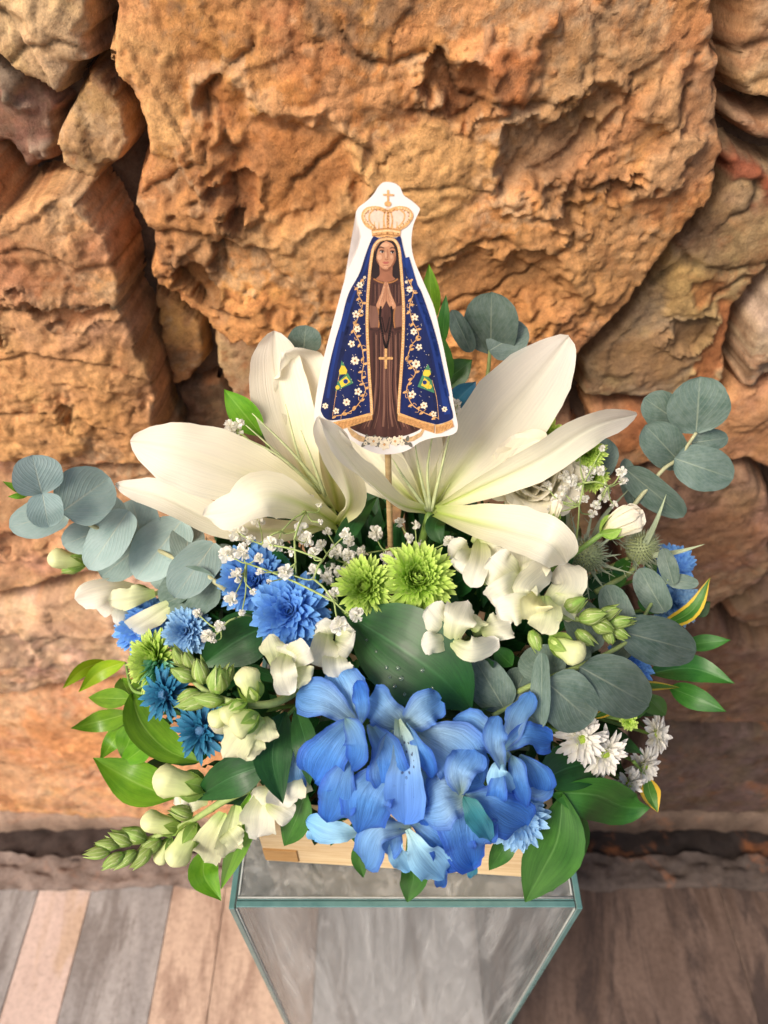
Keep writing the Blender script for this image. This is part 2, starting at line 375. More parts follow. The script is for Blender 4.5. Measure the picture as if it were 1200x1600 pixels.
def facets(x, y, s=0):                     # flat tilted chips
    ix = np.floor(x).astype(np.int64); iy = np.floor(y).astype(np.int64)
    best = np.full(x.shape, 9.0); val = np.zeros(x.shape)
    for dx in (-1, 0, 1):
        for dy in (-1, 0, 1):
            cx, cy = ix + dx, iy + dy
            jx = cx + _hash(cx, cy, s); jy = cy + _hash(cx, cy, s + 5)
            ex, ey = x - jx, y - jy; d = ex * ex + ey * ey
            v = _hash(cx, cy, s + 9) + ex * (_hash(cx, cy, s + 13) - .5) * 1.3 + ey * (_hash(cx, cy, s + 21) - .5) * 1.3
            k = d < best; best = np.where(k, d, best); val = np.where(k, v, val)
    return val
def poly_sd(X, Y, poly):
    n = len(poly); d = np.full(X.shape, 1e9); ins = np.zeros(X.shape, bool)
    for i in range(n):
        ax, ay = poly[i]; bx, by = poly[(i + 1) % n]; ex, ey = bx - ax, by - ay
        t = np.clip(((X - ax) * ex + (Y - ay) * ey) / (ex * ex + ey * ey + 1e-12), 0, 1)
        d = np.minimum(d, (X - ax - t * ex) ** 2 + (Y - ay - t * ey) ** 2)
        c = ((ay > Y) != (by > Y)) & (X < (bx - ax) * (Y - ay) / ((by - ay) if abs(by - ay) > 1e-12 else 1e-12) + ax)
        ins ^= c
    d = np.sqrt(d); return np.where(ins, d, -d)

# ================================================================ SETTING: stone wall, ledge, floor
def rock_mat():
    m, t, n, l = new_mat('sandstone')
    a = N(t, 'ShaderNodeVertexColor'); a.layer_name = 'Col'; co = N(t, 'ShaderNodeTexCoord').outputs['Generated']
    g = N(t, 'ShaderNodeNewGeometry'); pos = g.outputs['Position']
    n1 = noise(t, pos, 18, 10, .7, .5); n2 = noise(t, pos, 85, 8, .72, .3); n3 = noise(t, pos, 420, 5, .75)
    c = mixc(t, 1.0, a.outputs[0], ramp(t, n1, [(.28, (.50, .42, .36)), (.45, (.92, .88, .84)), (.6, (1.1, 1.08, 1.04)), (.75, (1.35, 1.33, 1.25))]).outputs[0], 'MULTIPLY')
    c = mixc(t, .9, c, ramp(t, n2, [(.30, (.42, .37, .33)), (.43, (.92, .90, .88)), (.58, (1.08, 1.06, 1.02)), (.74, (1.3, 1.27, 1.2))]).outputs[0], 'MULTIPLY')
    c = mixc(t, .45, c, ramp(t, n3, [(.32, (.45, .42, .38)), (.5, (1, 1, 1)), (.66, (1.4, 1.38, 1.32))]).outputs[0], 'MULTIPLY')
    rust = noise(t, pos, 9, 6, .7, 1.0)
    c = mixc(t, math_(t, 'MULTIPLY', ramp(t, rust, [(.55, (0, 0, 0)), (.72, (1, 1, 1))]).outputs[0], .45), c, (.42, .14, .04))
    h = math_(t, 'ADD', math_(t, 'MULTIPLY', n2, 1.0), math_(t, 'MULTIPLY', n3, .6))
    finish(t, c, .80, 0, h, .75, .0028, .3); return m
M['rock'] = rock_mat()
YW = .71
def WP(u, v):
    p = PY(u, v, YW); return (p.x, p.z)
wall = bpy.data.objects.new('stone_wall', None); col.objects.link(wall); wall.location = (0, YW, 0)
tag(wall, 'rough wall of large orange and brown sandstone boulders behind the bouquet', 'wall')
OR, TAN, GREY, RED, BRN, YEL, PALE, DRK = (.50, .225, .075), (.56, .31, .135), (.42, .29, .175), (.30, .09, .035), (.25, .12, .05), (.42, .25, .08), (.62, .44, .29), (.14, .075, .04)
# outline (photo px), base colour, protrusion, edge radius, list of spots (u, v, ru, rv, relief, colour, weight), step
STONES = [
 ([(188,-320),(192,0),(184,85),(222,150),(232,215),(214,290),(238,335),(236,392),(262,425),(335,478),(420,522),(470,640),(640,700),(800,640),(890,532),(962,448),(1045,332),(1094,268),(1108,200),(1106,120),(1092,0),(1085,-320)], OR, .060, .020,
  [(700,95,62,52,-.012,(.24,.10,.04),.85),(850,196,80,70,-.012,(.27,.16,.09),.8),(560,300,190,130,.006,(.60,.34,.14),.7),(320,330,70,40,.016,(.50,.25,.10),.5),(300,395,45,28,-.020,(.34,.16,.06),.6),(400,470,90,30,.012,(.56,.28,.10),.5),
   (640,215,130,60,.004,(.62,.36,.15),.8),(520,80,120,70,.004,(.52,.20,.05),.5),(430,230,110,100,-.008,(.44,.17,.05),.7),(790,60,50,55,.008,(.50,.17,.05),.7),(1015,190,26,120,.008,(.52,.33,.18),.6),(930,90,120,90,.0,(.42,.25,.12),.7),(250,110,60,110,.004,(.60,.36,.16),.7),(900,380,150,90,.0,(.48,.27,.12),.6),(860,285,30,30,-.008,(.36,.2,.09),.6),(960,265,30,26,-.010,(.25,.13,.07),.5),(730,420,150,60,-.008,(.38,.19,.075),.6),(1080,120,30,150,-.004,(.33,.19,.11),.6),(650,500,120,60,.006,(.56,.27,.10),.6),(380,280,50,40,-.010,(.32,.13,.05),.5)], .0030),
 ([(-300,-320),(172,-320),(174,0),(176,78),(142,84),(118,146),(40,90),(0,52),(-300,-30)], (.60,.38,.20), .046, .010, [(120,30,70,60,.006,(.66,.45,.26),.6),(10,20,30,40,-.004,(.34,.24,.14),.6)], .0034),
 ([(148,92),(176,86),(212,152),(220,205),(190,240),(160,262),(112,244),(100,190),(124,152)], (.50,.28,.12), .040, .010, [(170,215,40,30,.006,(.50,.30,.15),.6)], .0032),
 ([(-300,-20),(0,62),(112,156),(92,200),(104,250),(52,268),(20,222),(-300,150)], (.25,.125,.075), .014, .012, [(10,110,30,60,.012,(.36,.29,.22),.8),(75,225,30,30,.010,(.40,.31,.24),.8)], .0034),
 ([(-300,165),(0,192),(22,236),(48,274),(112,260),(160,274),(196,330),(220,398),(218,432),(238,470),(264,545),(272,640),(300,682),(170,682),(80,690),(0,648),(-300,640)], (.56,.285,.12), .062, .018,
  [(60,330,90,60,.006,(.60,.34,.17),.6),(150,430,70,18,-.012,(.40,.17,.07),.6),(50,492,14,9,-.014,DRK,.9),(120,590,16,14,-.010,DRK,.6),(80,620,120,40,.010,(.60,.33,.13),.6),(30,380,60,50,.0,(.52,.24,.13),.6),(100,530,120,40,.006,(.62,.33,.14),.6),(200,600,60,60,.004,(.56,.28,.11),.6)], .0030),
 ([(242,428),(326,492),(330,556),(305,596),(268,602),(250,520)], (.32,.155,.05), .012, .010, [], .0036),
 ([(334,486),(424,526),(430,640),(380,640),(352,590),(336,555)], (.36,.21,.11), .020, .010, [], .0036),
 ([(272,606),(345,590),(420,650),(430,720),(300,690)], (.16,.085,.045), .004, .008, [], .0040),
 ([(-300,655),(0,660),(78,700),(172,692),(296,692),(420,720),(430,850),(300,868),(200,850),(90,880),(0,895),(-300,900)], (.54,.28,.14), .050, .022, [(60,800,60,22,-.012,(.36,.2,.12),.6),(180,780,90,50,.006,(.60,.32,.17),.6),(20,730,50,30,.0,(.62,.38,.2),.6)], .0042),
 ([(-300,912),(0,904),(92,888),(205,860),(300,878),(430,860),(440,1010),(300,1028),(150,1030),(60,1045),(0,1050),(-300,1060)], (.56,.34,.20), .052, .026, [(30,960,40,30,-.01,(.4,.26,.18),.5),(120,930,70,40,.008,(.62,.40,.26),.6)], .005),
 ([(-300,1072),(0,1062),(62,1056),(150,1042),(300,1040),(450,1020),(470,1225),(300,1236),(100,1240),(0,1238),(-300,1244)], (.56,.27,.12), .048, .028, [(30,1180,50,40,.004,(.56,.34,.2),.6),(120,1120,80,40,.004,(.60,.27,.11),.6)], .006),
 ([(436,660),(640,712),(800,652),(890,640),(930,730),(960,900),(700,1000),(446,1000),(436,760)], (.40,.22,.10), .040, .022, [], .006),
 ([(450,1012),(700,1012),(960,912),(990,1100),(960,1236),(480,1232)], (.34,.20,.11), .036, .026, [], .008),
 ([(1100,-320),(1400,-320),(1400,140),(1200,150),(1132,146),(1112,92),(1116,18)], (.42,.225,.10), .052, .014, [(1165,30,40,22,-.004,(.5,.26,.12),.5)], .0034),
 ([(1124,156),(1200,160),(1400,150),(1400,225),(1200,224),(1150,200),(1122,182)], (.38,.21,.11), .040, .012, [], .0034),
 ([(1116,206),(1150,212),(1200,236),(1400,238),(1400,372),(1196,388),(1140,464),(1126,568),(1080,602),(905,612),(896,540),(968,456),(1054,340),(1102,274)], (.36,.225,.105), .034, .014,
  [(1120,245,60,40,.004,(.32,.09,.045),.9),(1060,420,70,50,.006,(.44,.28,.10),.6),(1160,330,50,60,.0,(.38,.26,.13),.6),(1000,540,100,50,.004,(.34,.19,.09),.6),(1110,420,40,30,-.006,(.40,.15,.05),.7),(1120,510,26,60,-.004,(.40,.14,.05),.8),(1050,505,40,30,-.010,(.2,.12,.06),.6)], .0032),
 ([(1150,474),(1200,402),(1400,386),(1400,540),(1200,545),(1134,584),(1140,530)], (.46,.31,.19), .050, .008, [(1180,545,26,16,-.006,(.2,.16,.13),.7)], .0034),
 ([(905,624),(1082,614),(1200,560),(1400,556),(1400,712),(1196,712),(1150,694),(1000,704),(930,724)], (.42,.20,.09), .040, .014, [(1000,650,80,30,.0,(.46,.17,.06),.7),(1170,610,40,40,.006,(.5,.28,.14),.6)], .0036),
 ([(940,734),(1004,714),(1148,704),(1192,728),(1188,866),(1104,926),(972,900)], (.27,.145,.08), .050, .016, [(1080,800,90,50,.004,(.36,.19,.10),.6)], .004),  # from here to the lower right corner, shade is painted into base colours
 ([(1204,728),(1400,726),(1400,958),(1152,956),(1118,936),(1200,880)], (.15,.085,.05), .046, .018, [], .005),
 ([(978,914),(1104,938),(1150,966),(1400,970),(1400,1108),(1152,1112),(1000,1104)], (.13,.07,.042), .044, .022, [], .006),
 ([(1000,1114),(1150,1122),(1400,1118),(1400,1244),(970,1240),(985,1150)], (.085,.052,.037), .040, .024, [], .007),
 # beyond the frame
 ([(-1400,-300),(-312,-310),(-312,280),(-700,300),(-1400,240)], (.48,.27,.13), .05, .03, [], .012),
 ([(-1400,255),(-700,315),(-312,295),(-312,760),(-800,800),(-1400,760)], (.52,.28,.13), .05, .03, [], .012),
 ([(-1600,780),(-800,815),(-312,775),(-312,1240),(-1600,1240)], (.45,.25,.13), .05, .03, [], .014),
 ([(1412,-320),(2500,-300),(2500,300),(1900,340),(1412,300)], (.46,.25,.12), .05, .03, [], .012),
 ([(1412,315),(1900,355),(2500,315),(2500,760),(1412,780)], (.40,.22,.11), .05, .03, [], .012),
 ([(1412,795),(2600,775),(2600,1240),(1412,1240)], (.34,.19,.10), .05, .03, [], .014),
]
CRACKS = {0: [([(665,360),(745,335),(775,330),(840,360),(877,325),(868,280),(880,262)], .0040, .007), ([(640,132),(695,150),(750,122),(800,118),(835,116)], .0035, .008), ([(405,30),(380,80),(348,125),(330,215),(280,250),(214,287)], .0035, .007),
                  ([(470,250),(490,225),(540,178),(580,190),(600,232)], .0030, .006), ([(358,140),(360,170),(385,200),(370,250),(376,300),(365,345),(420,352),(455,392)], .0030, .006), ([(236,330),(300,320),(342,326),(368,352),(372,372)], .0040, .008), ([(290,340),(284,395),(330,440),(395,455)], .0040, .008),
                  ([(620,250),(700,245),(760,252)], .0018, .003), ([(1000,180),(1030,160),(1055,100)], .0025, -.006), ([(900,250),(945,240),(975,255)], .0040, .006), ([(540,0),(560,40),(610,60),(660,40)], .0025, .005), ([(690,60),(700,110),(740,125)], .0035, .007), ([(560,420),(660,440),(760,420),(820,380)], .0025, .005), ([(960,60),(955,140),(935,190)], .0018, .003)],
          4: [([(0,425),(60,440),(150,428),(224,438)], .0040, .008), ([(30,320),(45,285),(60,270)], .0020, .003), ([(0,520),(90,500),(200,520),(262,560)], .0022, .005), ([(0,590),(120,585),(200,620),(268,640)], .0022, .005), ([(0,350),(80,345),(150,370),(205,365)], .002, .004)],
          1: [([(0,120),(60,60),(120,40),(170,60)], .002, .004), ([(30,0),(50,30),(110,140)], .002, .004)], 8: [([(0,790),(90,775),(200,800),(290,780)], .003, .006)], 9: [([(0,960),(120,950),(240,960)], .003, .006)],
          15: [([(1196,388),(1120,400),(1060,380),(1000,430)], .0035, .006), ([(1120,320),(1150,300),(1160,260)], .004, .006), ([(1110,440),(1130,420),(1180,400)], .003, .005)], 13: [([(1120,60),(1160,40),(1200,50)], .003, .006), ([(1130,110),(1200,100)], .002, .004)]}
def line_d(X, Z, P):
    d = np.full(X.shape, 9.0); sg = np.zeros(X.shape)
    for (ax, az), (bx, bz) in zip(P[:-1], P[1:]):
        ex, ez = bx - ax, bz - az; t = np.clip(((X - ax) * ex + (Z - az) * ez) / (ex * ex + ez * ez), 0, 1)
        q = np.hypot(X - ax - t * ex, Z - az - t * ez); c = np.sign(ex * (Z - az) - ez * (X - ax)); kx = q < d; d = np.where(kx, q, d); sg = np.where(kx, c, sg)
    return d, sg
def build_stone(k, spec):
    poly, base, prot, er, spots, step = spec
    if k in (0, 1, 2, 4, 15): step = .0023
    P = [WP(*q) for q in poly]
    xs = [p[0] for p in P]; zs = [p[1] for p in P]
    mg = .004; nx = int((max(xs) - min(xs) + 2 * mg) / step) + 2; nz = int((max(zs) - min(zs) + 2 * mg) / step) + 2
    X, Z = np.meshgrid(min(xs) - mg + np.arange(nx) * step, min(zs) - mg + np.arange(nz) * step)
    X = X + (rng.random(X.shape) - .5) * step * .3; Z = Z + (rng.random(Z.shape) - .5) * step * .3
    wx = (fbm(X * 22, Z * 22, 3 + k, 4) - .5) * .030 + (fbm(X * 90, Z * 90, 43 + k, 3) - .5) * .012
    wz = (fbm(X * 22, Z * 22, 71 + k, 4) - .5) * .030 + (fbm(X * 90, Z * 90, 83 + k, 3) - .5) * .012
    fe = facets(X * 40, Z * 40, 301 + k) - .5
    dd = poly_sd(X + wx * .40, Z + wz * .40, P) + fe * .0035
    er2 = er * .55
    q = np.clip(dd / er2, 0, 1)
    prof = np.clip(1 - (1 - q) ** 1.6, 0, 1)
    inner = np.clip(dd / (er * 3), 0, 1)
    h = prof * prot * (.88 + .12 * inner) - .030 * (1 - prof)
    cx_, cz_ = np.mean(xs), np.mean(zs); rk = random.Random(k + 5)
    h += prof * ((X - cx_) * rk.uniform(-.06, .06) + (Z - cz_) * rk.uniform(-.05, .05))
    big = fbm(X * 6 + wx * 12, Z * 6 + wz * 12, 11 + k, 3, .4) - .5
    fc = facets((X + wx * .5) * 11, (Z + wz * .5) * 13, 31 + k) - .5
    fc1 = facets((X + wx * .5) * 30, (Z + wz * .5) * 34, 231 + k) - .5
    fc2 = facets((X + wx * .4) * 85, (Z + wz * .4) * 75, 91 + k) - .5
    fine = fbm(X * 150, Z * 150, 61 + k, 4, .62) - .5
    rd = fbm(X * 9 + wx * 30, Z * 13 + wz * 30, 51 + k, 3, .5, True)
    amp = np.clip(prot / .05, .3, 1.1); m1 = np.clip((fbm(X * 8, Z * 8, 201 + k, 3) - .45) * 6, 0, 1); m2 = np.clip((fbm(X * 11, Z * 11, 221 + k, 3) - .40) * 6, 0, 1)
    crack = np.exp(-((rd - .955) / .016) ** 2) * m2
    h += prof * amp * (big * .012 + fc * .0050 + fc1 * .0042 * m1 + fc2 * .0026 * m2 + fine * .0038 - crack * .0045)
    dark = crack * .5
    for pts, wd, st in CRACKS.get(k, []):
        d, sg = line_d(X + wx * .5, Z + wz * .5, [WP(*q_) for q_ in pts])
        h += prof * (-abs(st) * .8 * np.exp(-(d / wd) ** 2) + sg * st * .30 * np.exp(-d / .022))
        dark = np.maximum(dark, np.exp(-(d / (wd * .8)) ** 2) * .7)
    C = np.empty(X.shape + (3,)); C[:] = base
    var = fbm(X * 12 + wx * 120, Z * 12 + wz * 120, 5 + k, 5)
    C *= (.72 + .76 * var)[..., None] * np.array([.98, 1.08, 1.27])
    C[..., 1] *= .90 + .2 * fbm(X * 20, Z * 20, 15 + k, 4); C[..., 2] *= .75 + .5 * fbm(X * 26, Z * 26, 25 + k, 4)
    for sd2, cc, th_, wt2 in ((301, (.62, .45, .29), .56, .55), (341, (.40, .15, .055), .57, .6), (381, (.34, .26, .18), .60, .55), (421, (.22, .12, .06), .60, .65)):
        f = np.clip((fbm(X * 9 + wx * 100, Z * 11 + wz * 100, sd2 + k, 5, .6) - th_) * 7, 0, 1)[..., None] * wt2
        C = C * (1 - f) + np.array(cc) * (max(base) / .52) * f
    for (su, sv, ru, rv, rel, c, wt) in spots:
        cx, cz = WP(su, sv); ax = abs(WP(su + ru, sv)[0] - cx); az = abs(WP(su, sv + rv)[1] - cz)
        ex = (X + wx * 2.2 - cx) / ax; ez = (Z + wz * 2.2 - cz) / az; r = np.sqrt(ex * ex + ez * ez)
        sm = np.clip((1.12 - r) / .5, 0, 1); sm = sm * sm * (3 - 2 * sm)
        h += rel * sm * prof
        if rel < -.006: h += .006 * np.exp(-((r - 1.12) / .13) ** 2) * prof
        f = (sm * wt)[..., None]; C = C * (1 - f) + np.array(c) * (.66 + .62 * var)[..., None] * f
    C *= (1 - .6 * dark)[..., None]; C = np.clip(C, .01, .8)
    keep = dd > -.004
    idx = -np.ones(X.shape, int); 
    quad = keep[:-1, :-1] & keep[1:, :-1] & keep[:-1, 1:] & keep[1:, 1:]
    used = np.zeros(X.shape, bool)
    used[:-1, :-1] |= quad; used[1:, :-1] |= quad; used[:-1, 1:] |= quad; used[1:, 1:] |= quad
    idx[used] = np.arange(used.sum())
    V = np.stack([X[used], -h[used], Z[used]], 1)       # y local to the wall object
    ii = np.argwhere(quad)
    Fc = np.stack([idx[ii[:, 0], ii[:, 1]], idx[ii[:, 0], ii[:, 1] + 1], idx[ii[:, 0] + 1, ii[:, 1] + 1], idx[ii[:, 0] + 1, ii[:, 1]]], 1)
    CC = np.concatenate([C[used], np.ones((used.sum(), 1))], 1)
    me = bpy.data.meshes.new('stone'); me.from_pydata(V.tolist(), [], Fc.tolist())
    a = me.color_attributes.new('Col', 'FLOAT_COLOR', 'POINT'); a.data.foreach_set('color', CC.astype(np.float32).ravel())
    me.materials.append(M['rock']); me.polygons.foreach_set('use_smooth', [True] * len(me.polygons)); me.update()
    o = bpy.data.objects.new('stone', me); col.objects.link(o); o.parent = wall
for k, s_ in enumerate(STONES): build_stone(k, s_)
# recessed mortar behind the stones
def rough_sheet(name, x0, x1, z0, z1, step, yf, colr, parent, seed, amp=.012):
    X, Z = np.meshgrid(np.arange(x0, x1, step), np.arange(z0, z1, step))
    Yv = yf(X, Z) - (fbm(X * 25, Z * 25, seed, 5) - .5) * amp
    n, mm = X.shape; V = np.stack([X.ravel(), Yv.ravel(), Z.ravel()], 1)
    Fc = [(i * mm + j, i * mm + j + 1, (i + 1) * mm + j + 1, (i + 1) * mm + j) for i in range(n - 1) for j in range(mm - 1)]
    C = np.array(colr)[None] * (.6 + .8 * fbm(X * 14, Z * 14, seed + 3, 4).ravel())[:, None]
    return mesh_obj(name, V, Fc, M['rock'], parent, None, True, None, None, None, np.concatenate([C, np.ones((len(C), 1))], 1))
rough_sheet('mortar', -1.2, 1.2, -.05, 2.3, .012, lambda X, Z: X * 0 + .022, (.13, .085, .06), wall, 5, .03)
# rough stone plinth at the foot of the wall: ledge above, low kerb in front of it
def ledge(name, x0, x1, y0, y1, z0, z1, colr, seed, label):
    nx = int((x1 - x0) / .008); prof = [(y0 + .012, z0), (y0, z0 + (z1 - z0) * .25), (y0, z0 + (z1 - z0) * .7), (y0 + .008, z1 - .004), (y0 + .022, z1)]
    for i in range(1, 8): prof.append((y0 + .022 + (y1 - y0 - .022) * i / 7, z1))
    V = []; Cc = []
    xs = x0 + np.arange(nx) * .008
    for (y, z) in prof:
        a = fbm(xs * 12, xs * 0 + y * 40 + z * 9, seed, 4) - .5; b = fbm(xs * 30, xs * 0 + z * 60 + y * 60, seed + 4, 4) - .5
        cc = .6 + .8 * fbm(xs * 20, xs * 0 + y * 60 + z * 30, seed + 9, 4)
        for i, x in enumerate(xs):
            V.append((x, y + a[i] * .022 + b[i] * .012, max(z0, z + (b[i] * .02 + a[i] * .014 if z > z0 else 0)))); dk = 1 - .62 * min(1, max(0, (x + a[i] * .5 - .02) / .16)); Cc.append([colr[0] * cc[i] * dk, colr[1] * cc[i] * dk, colr[2] * cc[i] * dk, 1])   # darker towards the right: shade painted into the stone colour
    Fc = [(i * nx + j, i * nx + j + 1, (i + 1) * nx + j + 1, (i + 1) * nx + j) for i in range(len(prof) - 1) for j in range(nx - 1)]
    o = mesh_obj(name, V, Fc, M['rock'], None, None, True, None, None, None, Cc); o['kind'] = 'structure'; o['label'] = label
    return o
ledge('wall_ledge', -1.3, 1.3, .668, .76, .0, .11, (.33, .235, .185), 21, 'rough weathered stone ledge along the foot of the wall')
ledge('dark_strip', -1.3, 1.3, .590, .70, -.012, .007, (.05, .035, .032), 41, 'dark strip between the kerb and the stone ledge')  # strip coloured much darker than the kerb and the ledge
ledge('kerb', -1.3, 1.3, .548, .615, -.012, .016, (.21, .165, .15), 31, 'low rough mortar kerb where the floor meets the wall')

# floor: a sub-floor sheet and long stone-look tiles on it
def floor_mat(name, a, b, c3):
    m, t, n, l = new_mat(name); co = N(t, 'ShaderNodeNewGeometry').outputs['Position']
    mp = N(t, 'ShaderNodeMapping'); mp.inputs['Scale'].default_value = (1, .22, 1); l.new(co, mp.inputs[0])
    n1 = noise(t, mp.outputs[0], 16, 6, .6, 1.5); n2 = noise(t, mp.outputs[0], 7, 6, .68, 2.0); n3 = noise(t, co, 90, 6, .7)
    c = mixc(t, ramp(t, n1, [(.35, (0, 0, 0)), (.65, (1, 1, 1))]).outputs[0], a, b)
    c = mixc(t, math_(t, 'MULTIPLY', ramp(t, n2, [(.50, (0, 0, 0)), (.60, (1, 1, 1))]).outputs[0], .9), c, c3)
    c = mixc(t, .6, c, ramp(t, n3, [(.3, (.55, .53, .5)), (.5, (1, 1, 1)), (.7, (1.2, 1.2, 1.2))]).outputs[0], 'MULTIPLY')
    finish(t, c, math_(t, 'ADD', .30, math_(t, 'MULTIPLY', n1, .25)), 0, n1, .1, .002, .5); return m
FM = [floor_mat('tile_grey', (.24, .225, .22), (.34, .32, .31), (.17, .15, .14)), floor_mat('tile_pink', (.50, .38, .33), (.60, .47, .41), (.46, .33, .24)),
      floor_mat('tile_beige', (.42, .30, .23), (.52, .38, .29), (.30, .20, .15)), floor_mat('tile_brown', (.085, .055, .041), (.145, .098, .076), (.05, .034, .028)),  # brown tile, its tone deepened to carry the shade at right
      floor_mat('tile_light', (.42, .39, .37), (.56, .53, .51), (.33, .28, .25))]
gm = mesh_obj('floor', [(-40, -60, -.012), (40, -60, -.012), (40, .9, -.012), (-40, .9, -.012)], [(0, 1, 2, 3)], plain_mat('grout', (.12, .09, .08), .9, 0, .3, 30)); gm['kind'] = 'structure'
def fx(u, v=1391): return PZ(u, v, 0).x
edges = [fx(-330) - .5, fx(-330), fx(-60), fx(61), fx(143), fx(270), fx(352), fx(500), fx(740), fx(1125), fx(1400), fx(1400) + .5]
kinds = [2, 0, 0, 1, 0, 2, 2, 4, 3, 3, 3]
for i, kd in enumerate(kinds):
    for (ya, yb) in ((-2.6, -1.42), (-1.415, -.22), (-.215, .60)):
        g = .0013; x0, x1 = edges[i] + g * .5, edges[i + 1] - g * .5
        bmx = bmesh.new(); bmesh.ops.create_cube(bmx, size=1); me = bpy.data.meshes.new('tile')
        for v in bmx.verts: v.co = Vector((x0 + (v.co.x + .5) * (x1 - x0), ya + (v.co.y + .5) * (yb - ya - g), -.010 + (v.co.z + .5) * .010 + (.0004 * (i % 3))))
        bmesh.ops.bevel(bmx, geom=bmx.edges[:], offset=.001, segments=1, affect='EDGES'); bmx.to_mesh(me); bmx.free(); me.materials.append(FM[kd])
        o = bpy.data.objects.new('tile', me); col.objects.link(o); o.parent = gm

# ================================================================ GLASS PEDESTAL
def glass_mat():
    m, t, n, l = new_mat('dusty_glass')
    co = objco(t)
    tr = N(t, 'ShaderNodeBsdfTransparent'); tr.inputs[0].default_value = (.93, .965, .955, 1)
    gl = N(t, 'ShaderNodeBsdfGlossy'); gl.inputs['Roughness'].default_value = .035; gl.inputs[0].default_value = (1, 1, 1, 1)
    fr = N(t, 'ShaderNodeFresnel'); fr.inputs[0].default_value = 1.5
    mx = N(t, 'ShaderNodeMixShader'); l.new(fr.outputs[0], mx.inputs[0]); l.new(tr.outputs[0], mx.inputs[1]); l.new(gl.outputs[0], mx.inputs[2])
    df = N(t, 'ShaderNodeBsdfDiffuse'); df.inputs[0].default_value = (.82, .82, .80, 1)
    mp = N(t, 'ShaderNodeMapping'); mp.inputs['Scale'].default_value = (2.2, 2.2, .16); l.new(co, mp.inputs[0])
    d = noise(t, mp.outputs[0], 24, 7, .68, 1.0)
    f = ramp(t, d, [(.32, (.05, .05, .05)), (.5, (.13, .13, .13)), (.68, (.30, .30, .30))]).outputs[0]
    m2 = N(t, 'ShaderNodeMixShader'); l.new(f, m2.inputs[0]); l.new(mx.outputs[0], m2.inputs[1]); l.new(df.outputs[0], m2.inputs[2])
    out = N(t, 'ShaderNodeOutputMaterial'); l.new(m2.outputs[0], out.inputs[0]); return m
def edge_mat():
    m, t, n, l = new_mat('glass_edge'); nz = noise(t, objco(t), 60, 4)
    c = mixc(t, nz, (.04, .12, .12), (.15, .28, .27))
    finish(t, c, .18, 0, nz, .15, .001, .6); return m
M['glass'] = glass_mat(); M['gedge'] = edge_mat()
M['seal'] = plain_mat('seal', (.36, .38, .36), .35)
PF = PZ(634, 1420, ZP); PW = PZ(912, 1422, ZP).x - PZ(357, 1422, ZP).x
x0, x1 = PF.x - PW / 2, PF.x + PW / 2; y0 = PF.y; y1 = y0 + PW; th = .0052
ped = thing('glass_pedestal', 'tall square clear glass pedestal with green edges under the flower box', 'pedestal', loc=((x0 + x1) / 2, (y0 + y1) / 2, 0))
def panel(name, a, b, axis):
    a = Vector(a); b = Vector(b); V = [(x, y, z) for x in (a.x, b.x) for y in (a.y, b.y) for z in (a.z, b.z)]
    Fc = [(0, 1, 3, 2), (4, 6, 7, 5), (0, 4, 5, 1), (2, 3, 7, 6), (0, 2, 6, 4), (1, 5, 7, 3)]
    o = mesh_obj(name, V, Fc, None, None, None, False, None, [M['glass'], M['gedge']], [0 if i // 2 == axis else 1 for i in range(6)])
    bm = bmesh.new(); bm.from_mesh(o.data); bmesh.ops.recalc_face_normals(bm, faces=bm.faces[:])
    bmesh.ops.bevel(bm, geom=bm.edges[:], offset=.0007, segments=1, affect='EDGES', material=1); bm.to_mesh(o.data); bm.free()
    o.parent = ped; o.matrix_parent_inverse = Matrix.Translation(-ped.location); return o
g = .0006
panel('side_panel', (x0, y0, .002), (x0 + th, y1, ZP), 0)
panel('side_panel', (x1 - th, y0, .002), (x1, y1, ZP), 0)
panel('front_panel', (x0 + th + g, y0 + .0015, .002), (x1 - th - g, y0 + .0015 + th, ZP - .0006), 1)
panel('back_panel', (x0 + th + g, y1 - .0015 - th, .002), (x1 - th - g, y1 - .0015, ZP - .0006), 1)
panel('top_panel', (x0 + th + g, y0 + .0015 + th + g, ZP - .008), (x1 - th - g, y1 - .0015 - th - g, ZP - .0015), 2)
for (a, b) in (((x0 + th + .0015, y0 + th + .004), (x1 - th - .0015, y0 + th + .004)), ((x0 + th + .0022, y0 + th + .006), (x0 + th + .0022, y1 - th - .006)), ((x1 - th - .0022, y0 + th + .006), (x1 - th - .0022, y1 - th - .006))):
    o = tube('silicone_seal', M['seal'], ped, [Vector((a[0], a[1], ZP - .001)), Vector(((a[0] + b[0]) / 2, (a[1] + b[1]) / 2, ZP - .001)), Vector((b[0], b[1], ZP - .001))], .0008, None, 6, 6)
    o.matrix_parent_inverse = Matrix.Translation(-ped.location)
for xx in (x0 + th + .0012, x1 - th - .0012):
    o = tube('silicone_seal', M['seal'], ped, [Vector((xx, y0 + .001, .01)), Vector((xx, y0 + .001, .5)), Vector((xx, y0 + .001, ZP - .003))], .0007, None, 6, 12)
    o.matrix_parent_inverse = Matrix.Translation(-ped.location)

